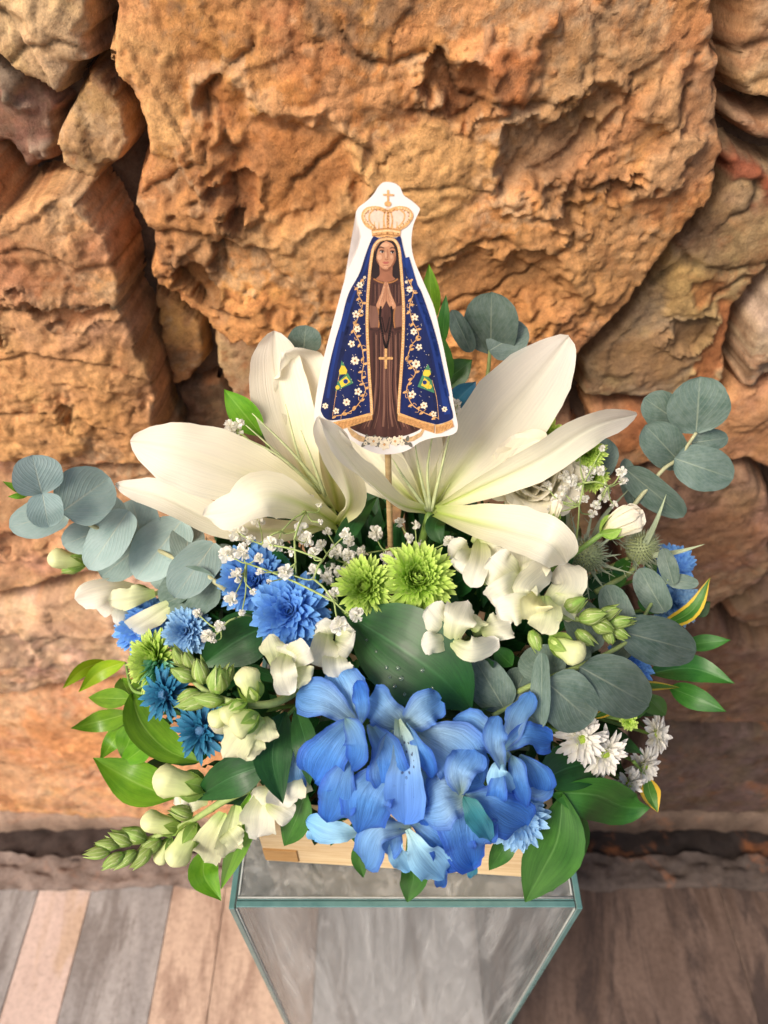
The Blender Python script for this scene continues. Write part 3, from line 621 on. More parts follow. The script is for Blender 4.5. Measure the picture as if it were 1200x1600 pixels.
# ================================================================ WOODEN BOX
bl = PZ(416, 1345, ZP); br = PZ(838, 1372, ZP)
yaw = math.atan2(br.y - bl.y, br.x - bl.x); BW = (br - bl).length; BD = .19; BH = .10; bt = .011
box = thing('wooden_box', 'pale pine wood planter box holding the flowers on the glass', 'box', loc=bl + Vector((0, 0, .0005)))
box.rotation_euler = (0, 0, yaw)
def board(name, a, b, mat='pine'):
    bm = bmesh.new(); bmesh.ops.create_cube(bm, size=1); me = bpy.data.meshes.new(name)
    for v in bm.verts: v.co = Vector([a[i] + (v.co[i] + .5) * (b[i] - a[i]) for i in range(3)])
    bmesh.ops.bevel(bm, geom=bm.edges[:], offset=.0008, segments=2, affect='EDGES'); bm.to_mesh(me); bm.free(); me.materials.append(M[mat])
    o = bpy.data.objects.new(name, me); col.objects.link(o); o.parent = box; return o
board('front_board', (0, 0, 0), (BW, bt, BH)); board('back_board', (0, BD - bt, 0), (BW, BD, BH))
board('side_board', (0, bt + .0003, 0), (bt, BD - bt - .0003, BH)); board('side_board', (BW - bt, bt + .0003, 0), (BW, BD - bt - .0003, BH))
board('base_board', (bt + .0003, bt + .0003, .002), (BW - bt - .0003, BD - bt - .0003, .010))
board('corner_joint', (.0, -.0012, .004), (.030, .0008, .030), 'pined')
fo = MB(); fv, ff, fu = blob_geo(Vector((BW / 2, BD / 2, .02)), Vector((0, 0, 1)), [(0, .08), (.05, .085), (.08, .08), (.10, .06), (.11, .02)], 24, None, .05)
fo.add(fv, ff, fu); foam = fo.build('floral_foam', M['foam']); foam.matrix_world = Matrix.Translation(box.location); foam.scale = (1.15, .9, .95)
tag(foam, 'dark green floral foam inside the pine box beneath the flowers', 'foam')
#@@FLOWERS@@
# ================================================================ PAPER CUTOUT ON A STICK
c0 = PY(603, 690, .372); lean = R(14)
bu = Vector((0, math.sin(lean), math.cos(lean))); bn = Vector((0, -math.cos(lean), math.sin(lean)))
def BP(cx, cy, o=0.0):                     # a point of the drawing -> the board's own plane
    u, v = 460 + cx / 3.5567, 270 + cy / 3.5556
    d = ray(u, v); t = (c0 - CAM).dot(bn) / d.dot(bn); return CAM + d * t + bn * o
cut = thing('paper_cutout', 'white paper cutout of a crowned praying woman in blue cloak on a stick', 'cutout', loc=c0)
inv = Matrix.Translation(-c0)
def own(o): o.matrix_parent_inverse = inv; return o
def smooth_poly(pts, n=4):
    P = [Vector((a, b, 0)) for a, b in pts]; out = []; k = len(P)
    for i in range(k):
        p0, p1, p2, p3 = P[i - 1], P[i], P[(i + 1) % k], P[(i + 2) % k]
        for j in range(n):
            f = j / n
            q = .5 * ((2 * p1) + (p2 - p0) * f + (2 * p0 - 5 * p1 + 4 * p2 - p3) * f * f + (3 * p1 - p0 - 3 * p2 + p3) * f ** 3); out.append((q.x, q.y))
    return out
def ink(name, c, rough=.45, var=.25, scale=260, streak=None):
    m, t, n, l = new_mat(name); co = objco(t)
    if streak:
        mp = N(t, 'ShaderNodeMapping'); mp.inputs['Scale'].default_value = (1, .1, .1); l.new(co, mp.inputs[0]); co = mp.outputs[0]
    nz = noise(t, co, scale, 4, .6, .5)
    c2 = mixc(t, ramp(t, nz, [(.3, (0, 0, 0)), (.7, (1, 1, 1))]).outputs[0], tuple(x * (1 - var) for x in c), tuple(min(1, x * (1 + var)) for x in c))
    finish(t, c2, rough, 0, None, spec=.35); return m
I = dict(paper=ink('paper', (.77, .71, .67), .5, .02), blue=ink('ink_blue', (.010, .018, .085), .4, .35, 160, True), blue2=ink('ink_blue_fold', (.012, .032, .16), .4, .35, 160, True), navy=ink('ink_navy', (.010, .015, .06), .4, .3),
         robe=ink('ink_robe', (.075, .030, .024), .45, .45, 260, True), robed=ink('ink_robe_dark', (.04, .017, .014), .45, .3), robel=ink('ink_robe_light', (.20, .095, .065), .45, .3, 260, True), skin=ink('ink_skin', (.50, .24, .13), .45, .10, 120), crownf=ink('ink_crown_wash', (.74, .54, .42), .45, .12, 500), skinl=ink('ink_skin_light', (.62, .34, .20), .45, .08, 120), skindd=ink('ink_skin_dark', (.22, .085, .045), .45, .15), skind=ink('ink_skin_shade', (.30, .12, .065), .45, .15),
         hair=ink('ink_hair', (.022, .012, .012), .45, .3), gold=ink('ink_gold', (.66, .36, .14), .4, .3, 700), goldl=ink('ink_gold_light', (.78, .54, .30), .4, .2, 700), goldd=ink('ink_gold_dark', (.36, .15, .05), .4, .3, 700),
         cream=ink('ink_cream', (.80, .68, .50), .45, .15, 700), green=ink('ink_green', (.06, .20, .10), .45, .2), yellow=ink('ink_yellow', (.74, .50, .05), .45, .15), lip=ink('ink_lip', (.40, .11, .08), .45, .1), moon=ink('ink_moon', (.56, .36, .18), .45, .3, 400), leafp=ink('ink_leaf', (.16, .15, .12), .45, .3), rosary=ink('ink_rosary', (.010, .006, .006), .45, .2), white=ink('ink_eye', (.6, .52, .46), .4, .05))
BOARD = [(520,52),(560,60),(590,85),(607,125),(650,155),(690,190),(695,210),(668,270),(655,320),(650,380),(655,440),(675,510),(705,580),(740,660),(770,730),(790,800),(810,890),(830,980),(850,1080),(870,1180),(885,1280),(900,1360),(908,1400),(900,1440),(860,1460),(800,1468),(740,1480),(690,1500),(650,1530),(600,1552),(540,1563),(480,1563),(420,1547),(370,1522),(320,1488),(280,1472),(200,1450),(160,1425),(120,1400),(110,1340),(115,1280),(130,1180),(150,1080),(180,960),(215,830),(250,700),(275,610),(310,520),(345,440),(370,370),(362,320),(345,250),(342,220),(360,190),(400,160),(440,120),(465,80),(490,57)]
def flat(name, poly, mat, lay, parent=cut, sm=4):
    P = smooth_poly(poly, sm) if sm else poly
    from mathutils.geometry import tessellate_polygon
    me = bpy.data.meshes.new(name); me.from_pydata([tuple(BP(a, b, lay * .00007)) for a, b in P], [], [tuple(f) for f in tessellate_polygon([[Vector((a, b, 0)) for a, b in P]])]); me.materials.append(I[mat])
    o = bpy.data.objects.new(name, me); col.objects.link(o); o.parent = parent
    if parent is cut: own(o)
    return o
class Ink:                                 # many flat strokes of one colour in one print layer
    def __init__(s, name, mat, lay): s.n = name; s.m = mat; s.l = lay; s.b = MB()
    def poly(s, P): s.b.add([BP(a, b, s.l * .00007) for a, b in P], [tuple(range(len(P)))])
    def disc(s, x, y, r, ry=None, n=10): s.poly([(x + r * math.cos(k * 2 * math.pi / n), y + (ry or r) * math.sin(k * 2 * math.pi / n)) for k in range(n)])
    def line(s, P, w, n=40, taper=False):
        C = catmull([Vector((a, b, 0)) for a, b in P], [i / (n - 1) for i in range(n)]); V = []
        for i, p in enumerate(C):
            t = (C[min(i + 1, n - 1)] - C[max(i - 1, 0)]).normalized(); q = Vector((-t.y, t.x, 0)) * (w * (1 - .8 * i / n if taper else 1)) * .5
            V += [BP(p.x + q.x, p.y + q.y, s.l * .00007), BP(p.x - q.x, p.y - q.y, s.l * .00007)]
        s.b.add(V, [(2 * i, 2 * i + 1, 2 * i + 3, 2 * i + 2) for i in range(n - 1)])
    def flower(s, x, y, r, k=5, rot=0):
        for i in range(k):
            a = rot + i * 2 * math.pi / k; P = []
            for j in range(8):
                q = j * 2 * math.pi / 8; lx, ly = r * .62 + r * .42 * math.cos(q), r * .34 * math.sin(q)
                P.append((x + lx * math.cos(a) - ly * math.sin(a), y + lx * math.sin(a) + ly * math.cos(a)))
            s.poly(P)
    def leaf(s, x, y, L, a, wd=.35):
        P = []
        for j in range(8):
            q = j * 2 * math.pi / 8; lx, ly = L * .5 + L * .5 * math.cos(q), L * wd * math.sin(q) * (1 - .35 * math.cos(q))
            P.append((x + lx * math.cos(a) - ly * math.sin(a), y + lx * math.sin(a) + ly * math.cos(a)))
        s.poly(P)
    def done(s): return own(s.b.build(s.n, I[s.m], cut, 'stuff', smooth=False))
bm = bmesh.new(); P = smooth_poly(BOARD, 3)
vf = [bm.verts.new(BP(a, b)) for a, b in P]; vb = [bm.verts.new(BP(a, b, -.0014)) for a, b in P]; k = len(P)
f1 = bm.faces.new(vf); f2 = bm.faces.new(vb[::-1])
for i in range(k): bm.faces.new((vf[i], vb[i], vb[(i + 1) % k], vf[(i + 1) % k]))
bmesh.ops.triangulate(bm, faces=[f1, f2]); bmesh.ops.recalc_face_normals(bm, faces=bm.faces[:])
me = bpy.data.meshes.new('card'); bm.to_mesh(me); bm.free(); me.materials.append(I['paper']); o = bpy.data.objects.new('card', me); col.objects.link(o); o.parent = cut; own(o)
flat('robe_print', [(428,555),(592,555),(608,700),(606,850),(598,1050),(582,1200),(577,1330),(640,1375),(705,1415),(640,1452),(560,1470),(470,1470),(390,1455),(300,1405),(380,1370),(433,1335),(425,1200),(415,1000),(408,800),(412,650)], 'robe', 2)
flat('hair_print', [(430,575),(428,500),(440,420),(470,378),(515,362),(560,375),(582,415),(590,500),(592,580),(540,600),(480,598)], 'hair', 3)
flat('neck_print', [(478,500),(540,500),(545,570),(560,590),(510,606),(455,590),(474,565)], 'skind', 4)
flat('face_print', [(510,372),(545,385),(565,420),(566,465),(550,505),(525,530),(508,535),(488,528),(462,500),(448,460),(450,415),(475,384)], 'skin', 5)
q = Ink('crown_fill_print', 'crownf', 5); q.poly([(440,312),(405,285),(388,240),(402,208),(440,198),(480,205),(520,190),(560,205),(600,198),(632,208),(646,240),(620,285),(580,312),(520,306)]); q.done()
flat('cloak_print', [(517,352),(470,362),(440,352),(415,400),(390,470),(360,560),(310,650),(285,720),(260,820),(230,920),(200,1040),(175,1160),(150,1290),(150,1330),(190,1372),(300,1362),(432,1330),(426,1200),(415,1000),(408,800),(412,620),(422,500),(438,420),(468,382),(515,368)], 'blue', 6)
flat('cloak_print', [(515,368),(556,376),(580,420),(587,500),(596,600),(606,700),(605,850),(596,1050),(581,1200),(577,1328),(690,1370),(770,1392),(800,1395),(870,1370),(880,1340),(860,1260),(830,1100),(800,960),(770,850),(740,760),(700,650),(650,570),(620,480),(602,410),(588,352),(560,362),(517,352)], 'blue', 6)
q = Ink('cloak_fold_print', 'blue2', 7)
q.line([(620,470),(690,700),(760,900),(815,1150),(850,1340)], 34); q.line([(680,650),(745,830),(800,1020),(850,1240)], 22); q.line([(430,400),(395,520),(330,680),(270,880)], 12); q.line([(300,720),(255,880),(215,1060),(185,1250)], 16); q.line([(590,400),(610,500),(660,640)], 12); q.done()
q = Ink('cloak_shadow_print', 'navy', 7)
q.line([(300,850),(255,1050),(215,1250),(200,1370)], 26); q.line([(745,1000),(775,1200),(795,1390)], 22); q.line([(370,600),(320,760),(285,900)], 14); q.line([(612,520),(640,640),(680,760)], 8); q.done()
q = Ink('robe_fold_print', 'robed', 3)
for x, w_ in ((440, 12), (470, 9), (545, 10), (575, 14)): q.line([(x, 880), (x + 3, 1050), (x, 1200), (x + (x - 508) * .5, 1330), (x + (x - 508) * 1.3, 1430)], w_)
for x in (440, 460, 548, 570): q.line([(x, 610), (x - 2, 660), (x + (x - 508) * .05, 720)], 7)
q.line([(420,868),(470,872),(480,800)], 10); q.line([(600,860),(555,868),(540,800)], 10); q.done()
q = Ink('robe_light_print', 'robel', 3)
for x in (450, 478, 515, 540, 566, 585): q.line([(x, 890), (x + 2, 1040), (x - 1, 1180), (x + (x - 508) * .3, 1320), (x + (x - 508) * 1.1, 1420)], 3)
for x in (448, 470, 545, 562, 580): q.line([(x, 620), (x + 1, 670), (x, 725)], 3)
for x, w_ in ((455, 8), (500, 12), (528, 10), (562, 8)): q.line([(x, 900), (x, 1100), (x + (x - 508) * .2, 1300), (x + (x - 508) * .9, 1410)], w_)
q.poly([(418,735),(466,745),(470,800),(468,858),(424,860),(414,800)]); q.poly([(600,735),(558,745),(552,800),(556,860),(598,852),(604,800)]); q.done()
q = Ink('sleeve_trim_print', 'goldd', 4); q.line([(462,748),(472,800),(468,860)], 7); q.line([(560,748),(552,800),(558,862)], 7); q.line([(440,588),(475,606),(510,612),(550,604),(575,588)], 8); q.done()
flat('hand_print', [(455,740),(466,706),(482,668),(494,625),(506,604),(511,640),(511,700),(498,735),(482,757)], 'skin', 5)
flat('hand_print', [(564,742),(552,706),(536,668),(524,625),(513,604),(510,640),(511,700),(524,735),(542,757)], 'skin', 5)
q = Ink('finger_line_print', 'skind', 6); q.line([(510,606),(510,650),(510,715)], 4); q.line([(497,640),(492,680),(478,720)], 3); q.line([(523,640),(530,680),(544,720)], 3); q.line([(503,622),(502,670),(494,718)], 2.5); q.line([(517,622),(520,670),(528,718)], 2.5); q.done()
q = Ink('face_shade_print', 'skind', 6)
q.line([(468,420),(480,414),(497,419)], 6); q.line([(530,420),(545,416),(560,424)], 6); q.line([(516,425),(520,455),(517,474)], 4); q.line([(502,478),(512,483),(522,478)], 4); q.line([(552,440),(556,480),(535,520)], 9, taper=True); q.line([(490,512),(508,516),(524,512)], 3); q.line([(450,420),(450,465),(466,502)], 6); q.done()
q = Ink('face_light_print', 'skinl', 6); q.disc(500, 400, 26, 12); q.disc(474, 468, 13, 15); q.disc(508, 455, 5, 17); q.disc(508, 521, 10, 5); q.disc(540, 466, 8, 11); q.line([(500,630),(488,680),(472,730)], 7); q.line([(519,630),(531,680),(548,730)], 7); q.done()
q = Ink('face_dark_print', 'skindd', 6); q.line([(562,410),(566,460),(548,508),(522,532)], 8); q.line([(480,532),(508,544),(535,532)], 9); q.line([(448,430),(452,470),(470,508)], 5); q.disc(486, 430, 15, 5); q.disc(545, 433, 14, 5); q.done()
q = Ink('eye_print', 'white', 7); q.disc(486, 438, 11, 6); q.disc(545, 441, 10, 6); q.done()
q = Ink('pupil_print', 'hair', 8); q.disc(488, 438, 6); q.disc(546, 441, 6); q.line([(474,436),(486,430),(499,437)], 4); q.line([(534,439),(545,433),(557,440)], 4); q.line([(466,417),(481,411),(499,417)], 3.5); q.line([(531,418),(546,413),(562,421)], 3.5); q.done()
q = Ink('lip_print', 'lip', 7); q.poly([(488,496),(500,491),(509,494),(518,491),(529,496),(518,504),(508,506),(498,504)]); q.done()
q = Ink('hair_parting_print', 'hair', 7); q.line([(508,370),(478,392),(456,430),(444,500)], 12); q.line([(508,370),(548,390),(566,430),(574,500)], 12); q.done()
q = Ink('gold_trim_print', 'gold', 8)
inL = [(515,364),(470,376),(440,415),(425,495),(414,600),(406,720),(404,850),(410,1000),(418,1150),(426,1250),(430,1340)]
inR = [(515,364),(556,374),(580,415),(590,495),(598,600),(606,720),(606,850),(600,1000),(590,1150),(582,1250),(578,1335)]
for L_ in (inL, inR): q.line(L_, 16, 60)
q.done()
q = Ink('gold_bead_print', 'goldl', 9)
for L_ in (inL, inR):
    for p in catmull([Vector((a, b, 0)) for a, b in L_], [i / 95 for i in range(96)]): q.disc(p.x, p.y, 5, 3.4, 6)
q.done()
q = Ink('fringe_print', 'gold', 8)
frL = [(180,1372),(215,1388),(300,1368),(432,1330)]; frR = [(576,1332),(690,1374),(775,1398),(812,1398),(874,1374)]
q.poly([(178,1368),(212,1384),(300,1364),(433,1328),(434,1368),(330,1402),(215,1438),(196,1418)]); q.poly([(575,1328),(690,1370),(778,1396),(778,1445),(680,1412),(574,1375)]); q.poly([(782,1396),(812,1396),(876,1370),(886,1408),(815,1444),(784,1448)]); q.done()
q = Ink('fringe_line_print', 'goldd', 9)
for i in range(30):
    f = i / 29; q.line([(205 + 225 * f, 1396 - 50 * f), (207 + 226 * f, 1432 - 62 * f)], 3, 4); q.line([(578 + 196 * f, 1346 + 60 * f), (578 + 196 * f, 1374 + 68 * f)], 3, 4)
for i in range(12): f = i / 11; q.line([(788 + 86 * f, 1408 - 20 * f), (790 + 92 * f, 1444 - 36 * f)], 3, 4)
q.done()
q = Ink('vine_print', 'gold', 8)
vL = [(372,590),(350,660),(378,730),(350,810),(330,870),(372,960),(385,1050),(375,1140),(395,1210),(350,1290),(290,1335),(215,1352)]
vR = [(632,590),(660,660),(640,740),(655,820),(690,900),(650,960),(630,1040),(672,1110),(625,1190),(650,1280),(720,1330),(800,1362)]
for L_ in (vL, vR): q.line(L_, 4.5, 70)
for L_, sg in ((vL, 1), (vR, -1)):
    for i, p in enumerate(catmull([Vector((a, b, 0)) for a, b in L_], [(i + .5) / 26 for i in range(26)])): q.leaf(p.x, p.y, 26, (i % 2) * math.pi * .9 - .7 + (i * .37) % .8, .26)

for L_, sg in ((vL, 1), (vR, -1)):
    for i, p in enumerate(catmull([Vector((a, b, 0)) for a, b in L_], [(i + .2) / 22 for i in range(22)])):
        a = i * 2.4; q.line([(p.x, p.y), (p.x + 14 * math.cos(a), p.y + 14 * math.sin(a)), (p.x + 24 * math.cos(a + .9), p.y + 24 * math.sin(a + .9))], 2.6, 8)
q.line([(212,1352),(235,1200),(255,1090)], 2.5); q.line([(802,1370),(790,1250),(765,1150)], 2.5); q.done()
q = Ink('flower_print', 'cream', 9)
FL = [(364,622,18),(342,785,21),(350,866,19),(318,948,20),(337,1042,24),(354,1214,22),(290,1272,21),(232,1321,18),(172,1293,17),(376,768,8),(640,646,18),(669,801,20),(663,881,19),(692,966,19),(676,1060,24),(654,1229,22),(720,1290,20),(774,1338,17),(834,1311,16),(390,580,9),(622,605,9)]
for i, (x, y, r) in enumerate(FL): q.flower(x, y, r, 5 if i % 2 else 6, i)
for i in range(70):
    s = random.random(); y = 560 + 780 * s; q.disc(random.uniform(385 - 190 * s, 398), y, 2.2, None, 5); q.disc(random.uniform(618, 640 + 190 * s), y, 2.2, None, 5)
q.done()
q = Ink('flower_heart_print', 'goldd', 10)
for (x, y, r) in FL: q.disc(x, y, r * .26, None, 6)
q.done()
q = Ink('flag_green_print', 'green', 9); q.poly([(262,1040),(248,1130),(292,1100),(275,1060)]); q.poly([(240,1160),(295,1108),(328,1166),(228,1210)]); q.poly([(742,1060),(712,1110),(762,1108)]); q.poly([(684,1186),(716,1108),(762,1150),(778,1222)]); q.done()
q = Ink('flag_yellow_print', 'yellow', 10); q.poly([(250,1158),(288,1128),(312,1160),(262,1190)]); q.poly([(704,1178),(722,1136),(752,1160),(742,1200)]); q.poly([(248,1098),(262,1068),(280,1072),(294,1096),(288,1116),(252,1118)]); q.poly([(714,1112),(722,1092),(752,1094),(758,1116),(744,1130),(718,1126)]); q.disc(240, 1190, 12); q.disc(752, 1186, 12); q.done()
q = Ink('flag_blue_print', 'blue2', 11); q.disc(285, 1156, 13); q.disc(724, 1162, 12); q.done()
q = Ink('rosary_print', 'rosary', 6)
for L_ in ([(480,745),(474,800),(484,860),(496,930),(508,975)], [(538,745),(543,800),(534,860),(522,930),(510,975)]):
    for p in catmull([Vector((a, b, 0)) for a, b in L_], [i / 23 for i in range(24)]): q.disc(p.x, p.y, 6.5, None, 7)
q.line([(486,800),(505,885),(530,800)], 4); q.done()
q = Ink('cross_print', 'gold', 7); q.poly([(501,985),(515,985),(515,1078),(501,1078)]); q.poly([(478,1022),(538,1022),(538,1036),(478,1036)])
for a in ((508,982),(508,1080),(476,1029),(540,1029)): q.disc(*a, 8)
q.done()
# crown
q = Ink('crown_print', 'gold', 6); q.poly([(432,352),(428,318),(470,308),(520,305),(570,308),(592,318),(588,352),(550,358),(470,358)])
for P_ in ([(440,312),(400,285),(382,240),(400,205),(440,195),(480,200),(510,215)], [(580,312),(622,285),(650,240),(630,205),(592,195),(555,200),(526,215)]): q.line(P_, 22, 30)
q.line([(455,310),(420,270),(418,230),(440,205)], 9); q.line([(567,310),(604,270),(612,230),(590,205)], 9)
q.line([(505,310),(496,260),(506,200)], 9); q.line([(536,310),(545,260),(530,200)], 9); q.line([(520,310),(520,260),(520,205)], 16)
for x in (445, 470, 495, 545, 570): q.line([(x, 312), (x, 290), (x, 270)], 9, 6, True)
q.disc(519, 172, 20, 16); q.poly([(514,95),(526,95),(525,158),(515,158)]); q.poly([(492,116),(553,118),(553,128),(492,126)]); q.done()
q = Ink('crown_light_print', 'goldl', 7)
for P_ in ([(436,300),(398,270),(386,235),(405,205),(450,195)], [(584,300),(626,270),(646,235),(628,205),(580,195)]):
    for p in catmull([Vector((a, b, 0)) for a, b in P_], [i / 13 for i in range(14)]): q.disc(p.x, p.y, 6, None, 7)
q.line([(436,330),(520,320),(586,330)], 8); q.done()
q = Ink('crown_filigree_print', 'goldd', 7)
for P_ in ([(444,306),(408,280),(394,240),(410,212),(444,203),(482,208),(508,222)], [(576,306),(616,280),(640,240),(622,212),(588,203),(552,208),(528,222)], [(520,305),(520,255),(520,210)]):
    for i, p in enumerate(catmull([Vector((a, b, 0)) for a, b in P_], [i / 15 for i in range(16)])): q.leaf(p.x, p.y, 10, i * 1.9, .3)
for i in range(18): q.disc(436 + i * 8.8, 346 - 4 * math.sin(i * math.pi / 17), 2.4, None, 6)
q.done()
q = Ink('crown_gem_print', 'goldd', 8); q.disc(516, 334, 7)
for x in (455, 485, 550, 575): q.disc(x, 336, 4.5)
q.line([(432,350),(516,342),(588,350)], 4); q.line([(430,318),(516,308),(590,318)], 3); q.done()
q = Ink('moon_print', 'moon', 4); q.poly([(292,1385),(318,1425),(360,1455),(410,1475),(410,1500),(360,1490),(318,1462),(297,1425)]); q.poly([(720,1405),(700,1440),(660,1462),(610,1478),(612,1500),(665,1488),(706,1462),(722,1430)]); q.done()
q = Ink('base_leaf_print', 'leafp', 5)
for i in range(26): q.leaf(385 + i * 10, 1490 + 8 * math.sin(i * 2.1), 34, i * 2.3, .3)
q.done()
q = Ink('base_flower_print', 'cream', 6)
for i, (x, y, r) in enumerate([(440,1490,30),(500,1508,32),(560,1490,28),(410,1478,16),(470,1478,16),(530,1482,16),(590,1474,18),(600,1500,14),(395,1502,12)]): q.flower(x, y, r, 6, i * .7)
q.done()
q = Ink('base_flower_heart_print', 'gold', 7)
for (x, y, r) in [(440,1490,7),(500,1508,7),(560,1490,7),(590,1474,5)]: q.disc(x, y, r)
q.done()
bot = PY(616, 870, .366); top = BP(520, 1300, -.0050)
own(tube('stick', M['bamboo'], cut, [HEART + Vector((.01, .0, .06)), bot.lerp(HEART, .2), BP(520, 1560, -.0044), top], .0023, .0023, 8, 20))

# ================================================================ LILIES
def lily(label, petals, fils, base):
    t = thing('lily', label, 'lily', 'white lilies'); _b = PY(*base)
    for i, (pts, hw, kw) in enumerate(petals):
        P = [PY(*p) for p in pts]; kw = dict(kw); pr = kw.pop('prof', 'lily')
        kw.setdefault('cup', .22); kw.setdefault('ruffle', .07); kw.setdefault('crease', .10); kw.setdefault('nu', 30); kw.setdefault('nv', 16); kw.setdefault('wob', .06); kw.setdefault('cw', .10); kw.setdefault('frill', .02)
        sheet('petal', M['lily'], t, P, hw * px(P[len(P) // 2]), pr, **kw)
    for pts in fils:
        tube('filament', M['filament'], t, [PY(*p) for p in pts], .0016, .0003, 6, 10)
    stem_down(t, _b, .0032, 'stem')
    return t
lily('large open white lily to the right of the cutout', [
 ([(674,800,.385),(705,755,.392),(765,680,.42),(835,600,.452),(889,526,.48)], 64, dict(cup=.25, crease=.14, ruffle=.04)),
 ([(676,797,.380),(745,765,.376),(840,722,.382),(925,668,.405),(996,648,.43)], 31, dict(cup=.3, roll=(.0, .3, .5), crease=.16)),
 ([(682,800,.376),(745,816,.355),(810,830,.335),(862,848,.318),(886,880,.325)], 39, dict(cup=.35, ruffle=.06, prof='strap', roll=(-.2, -.3, -.1))),
 ([(664,798,.378),(625,788,.365),(575,752,.35),(535,705,.345),(498,652,.342)], 23, dict(cup=.45, ruffle=.22, rfreq=2.2, prof='strap', roll=(.2, .9, 1.0, .3))),
 ([(668,795,.386),(652,735,.40),(636,670,.425),(630,600,.45)], 50, dict(cup=.3, crease=.2)),
 ([(662,796,.386),(615,752,.398),(565,700,.418),(525,640,.44)], 46, dict(cup=.3, crease=.2)),
 ([(676,795,.386),(688,735,.405),(695,680,.43),(705,620,.455)], 34, dict(cup=.3, crease=.2)),
], [[(672,798,.378),(668,730,.385),(680,660,.39)], [(674,798,.378),(690,730,.388),(712,640,.40)], [(670,798,.378),(655,735,.385),(648,690,.392)], [(668,798,.378),(630,745,.385),(612,715,.392)]], (672, 800, .388))
lily('large open white lily to the left of the cutout', [
 ([(525,815,.402),(455,768,.394),(370,738,.386),(280,708,.386),(204,690,.396)], 54, dict(cup=.22, crease=.12, ruffle=.04)),
 ([(520,805,.412),(475,735,.428),(448,650,.45),(432,570,.475),(428,517,.488)], 46, dict(cup=.3, crease=.08)),
 ([(530,805,.418),(512,720,.44),(492,640,.462),(462,575,.478),(445,552,.470)], 50, dict(cup=.35, ruffle=.12, prof='strap')),
 ([(515,818,.405),(440,830,.388),(345,818,.38),(255,776,.388),(180,757,.402)], 27, dict(cup=.3, prof='strap', roll=(.1, .3, .2))),
 ([(525,818,.388),(480,792,.370),(420,775,.355),(370,797,.348),(318,806,.352)], 36, dict(cup=.5, ruffle=.25, rfreq=1.6, prof='strap', roll=(.2, -.5, .5, -.2))),
 ([(528,820,.388),(548,785,.368),(536,735,.354),(516,690,.348),(496,652,.350)], 27, dict(cup=.5, ruffle=.25, rfreq=2, prof='strap', roll=(.0, .7, -.4))),
], [[(500,770,.39),(450,722,.385),(384,664,.384)], [(498,768,.39),(440,715,.38),(378,682,.378)], [(505,765,.39),(455,705,.388),(394,646,.392)], [(505,770,.39),(470,720,.392),(446,632,.402)], [(508,775,.388),(490,725,.388),(470,672,.396)]], (527, 822, .402))

# ================================================================ LEAF SPRIGS
def leaf_item(t, mat, pts, hw, prof, Ym=False, name='leaf', **kw):
    P = P3(pts, Ym)
    if len(P) == 2:                       # give a straight blade a soft arch
        m_ = P[0].lerp(P[1], .5); P = [P[0], m_ + (CAM - m_).normalized() * (P[1] - P[0]).length * random.uniform(.04, .14), P[1]]
    return sheet(name, M[mat], t, P, hw * px(P[1]), prof, **kw)
def sprig(name, label, cat, leaves, stem, mat, prof='leaf', Ym=False, group=None, smat='stem', sr=.0016, **kw):
    t = thing(name, label, cat, group)
    for L in leaves:
        pts, hw = L[0], L[1]; k = dict(kw); mm = mat; pp = prof
        if len(L) > 2:
            e = dict(L[2]); mm = e.pop('mat', mm); pp = e.pop('prof', pp); k.update(e)
        k.setdefault('roll', random.uniform(-.3, .3)); leaf_item(t, mm, pts, hw, pp, Ym, **k)
    if stem:
        P = P3(stem, Ym); tube('stem', M[smat], t, P, sr, sr * .6, 7)
    return t
EK = dict(cup=.10, crease=.05, nu=16, nv=8, wob=.035)
GE = 'eucalyptus branches'
a_, b_ = .050, .06
sprig('eucalyptus_branch', 'silvery blue eucalyptus branch with overlapping round leaves reaching far left', 'eucalyptus', [
 ([(66,772,.078),(50,711,.070)], 39), ([(66,770,.086),(76,824,.084)], 27), ([(106,798,.066),(14,824,.064)], 30), ([(96,800,.076),(172,746,.066)], 46, dict(roll=.1)), ([(158,828,.058),(182,776,.050)], 27),
 ([(164,826,.056),(98,852,.050)], 27), ([(200,798,.062),(138,890,.074)], 33, dict(roll=.35)), ([(222,850,.050),(206,780,.042)], 36), ([(224,848,.046),(158,902,.040)], 30), ([(284,812,.056),(212,904,.068)], 42, dict(roll=.35)),
 ([(288,880,.042),(298,812,.034)], 27), ([(290,880,.036),(236,912,.032)], 25), ([(334,848,.048),(272,934,.060)], 37, dict(roll=.35)), ([(340,905,.028),(252,946,.020)], 42, dict(mat='eucad')), ([(345,912,.020),(345,850,.012)], 26, dict(mat='eucad')), ([(44,772,.07),(4,752,.07)], 6, dict(mat='leafl', prof='leaf')), ([(44,774,.07),(12,776,.07)], 5, dict(mat='leafl', prof='leaf'))],
 [(400,960,-.03),(335,908,.030),(290,881,.044),(224,850,.056),(158,828,.066),(98,797,.074),(46,770,.078)], 'euca', 'round', group=GE, smat='stemb', sr=.0022, **EK)
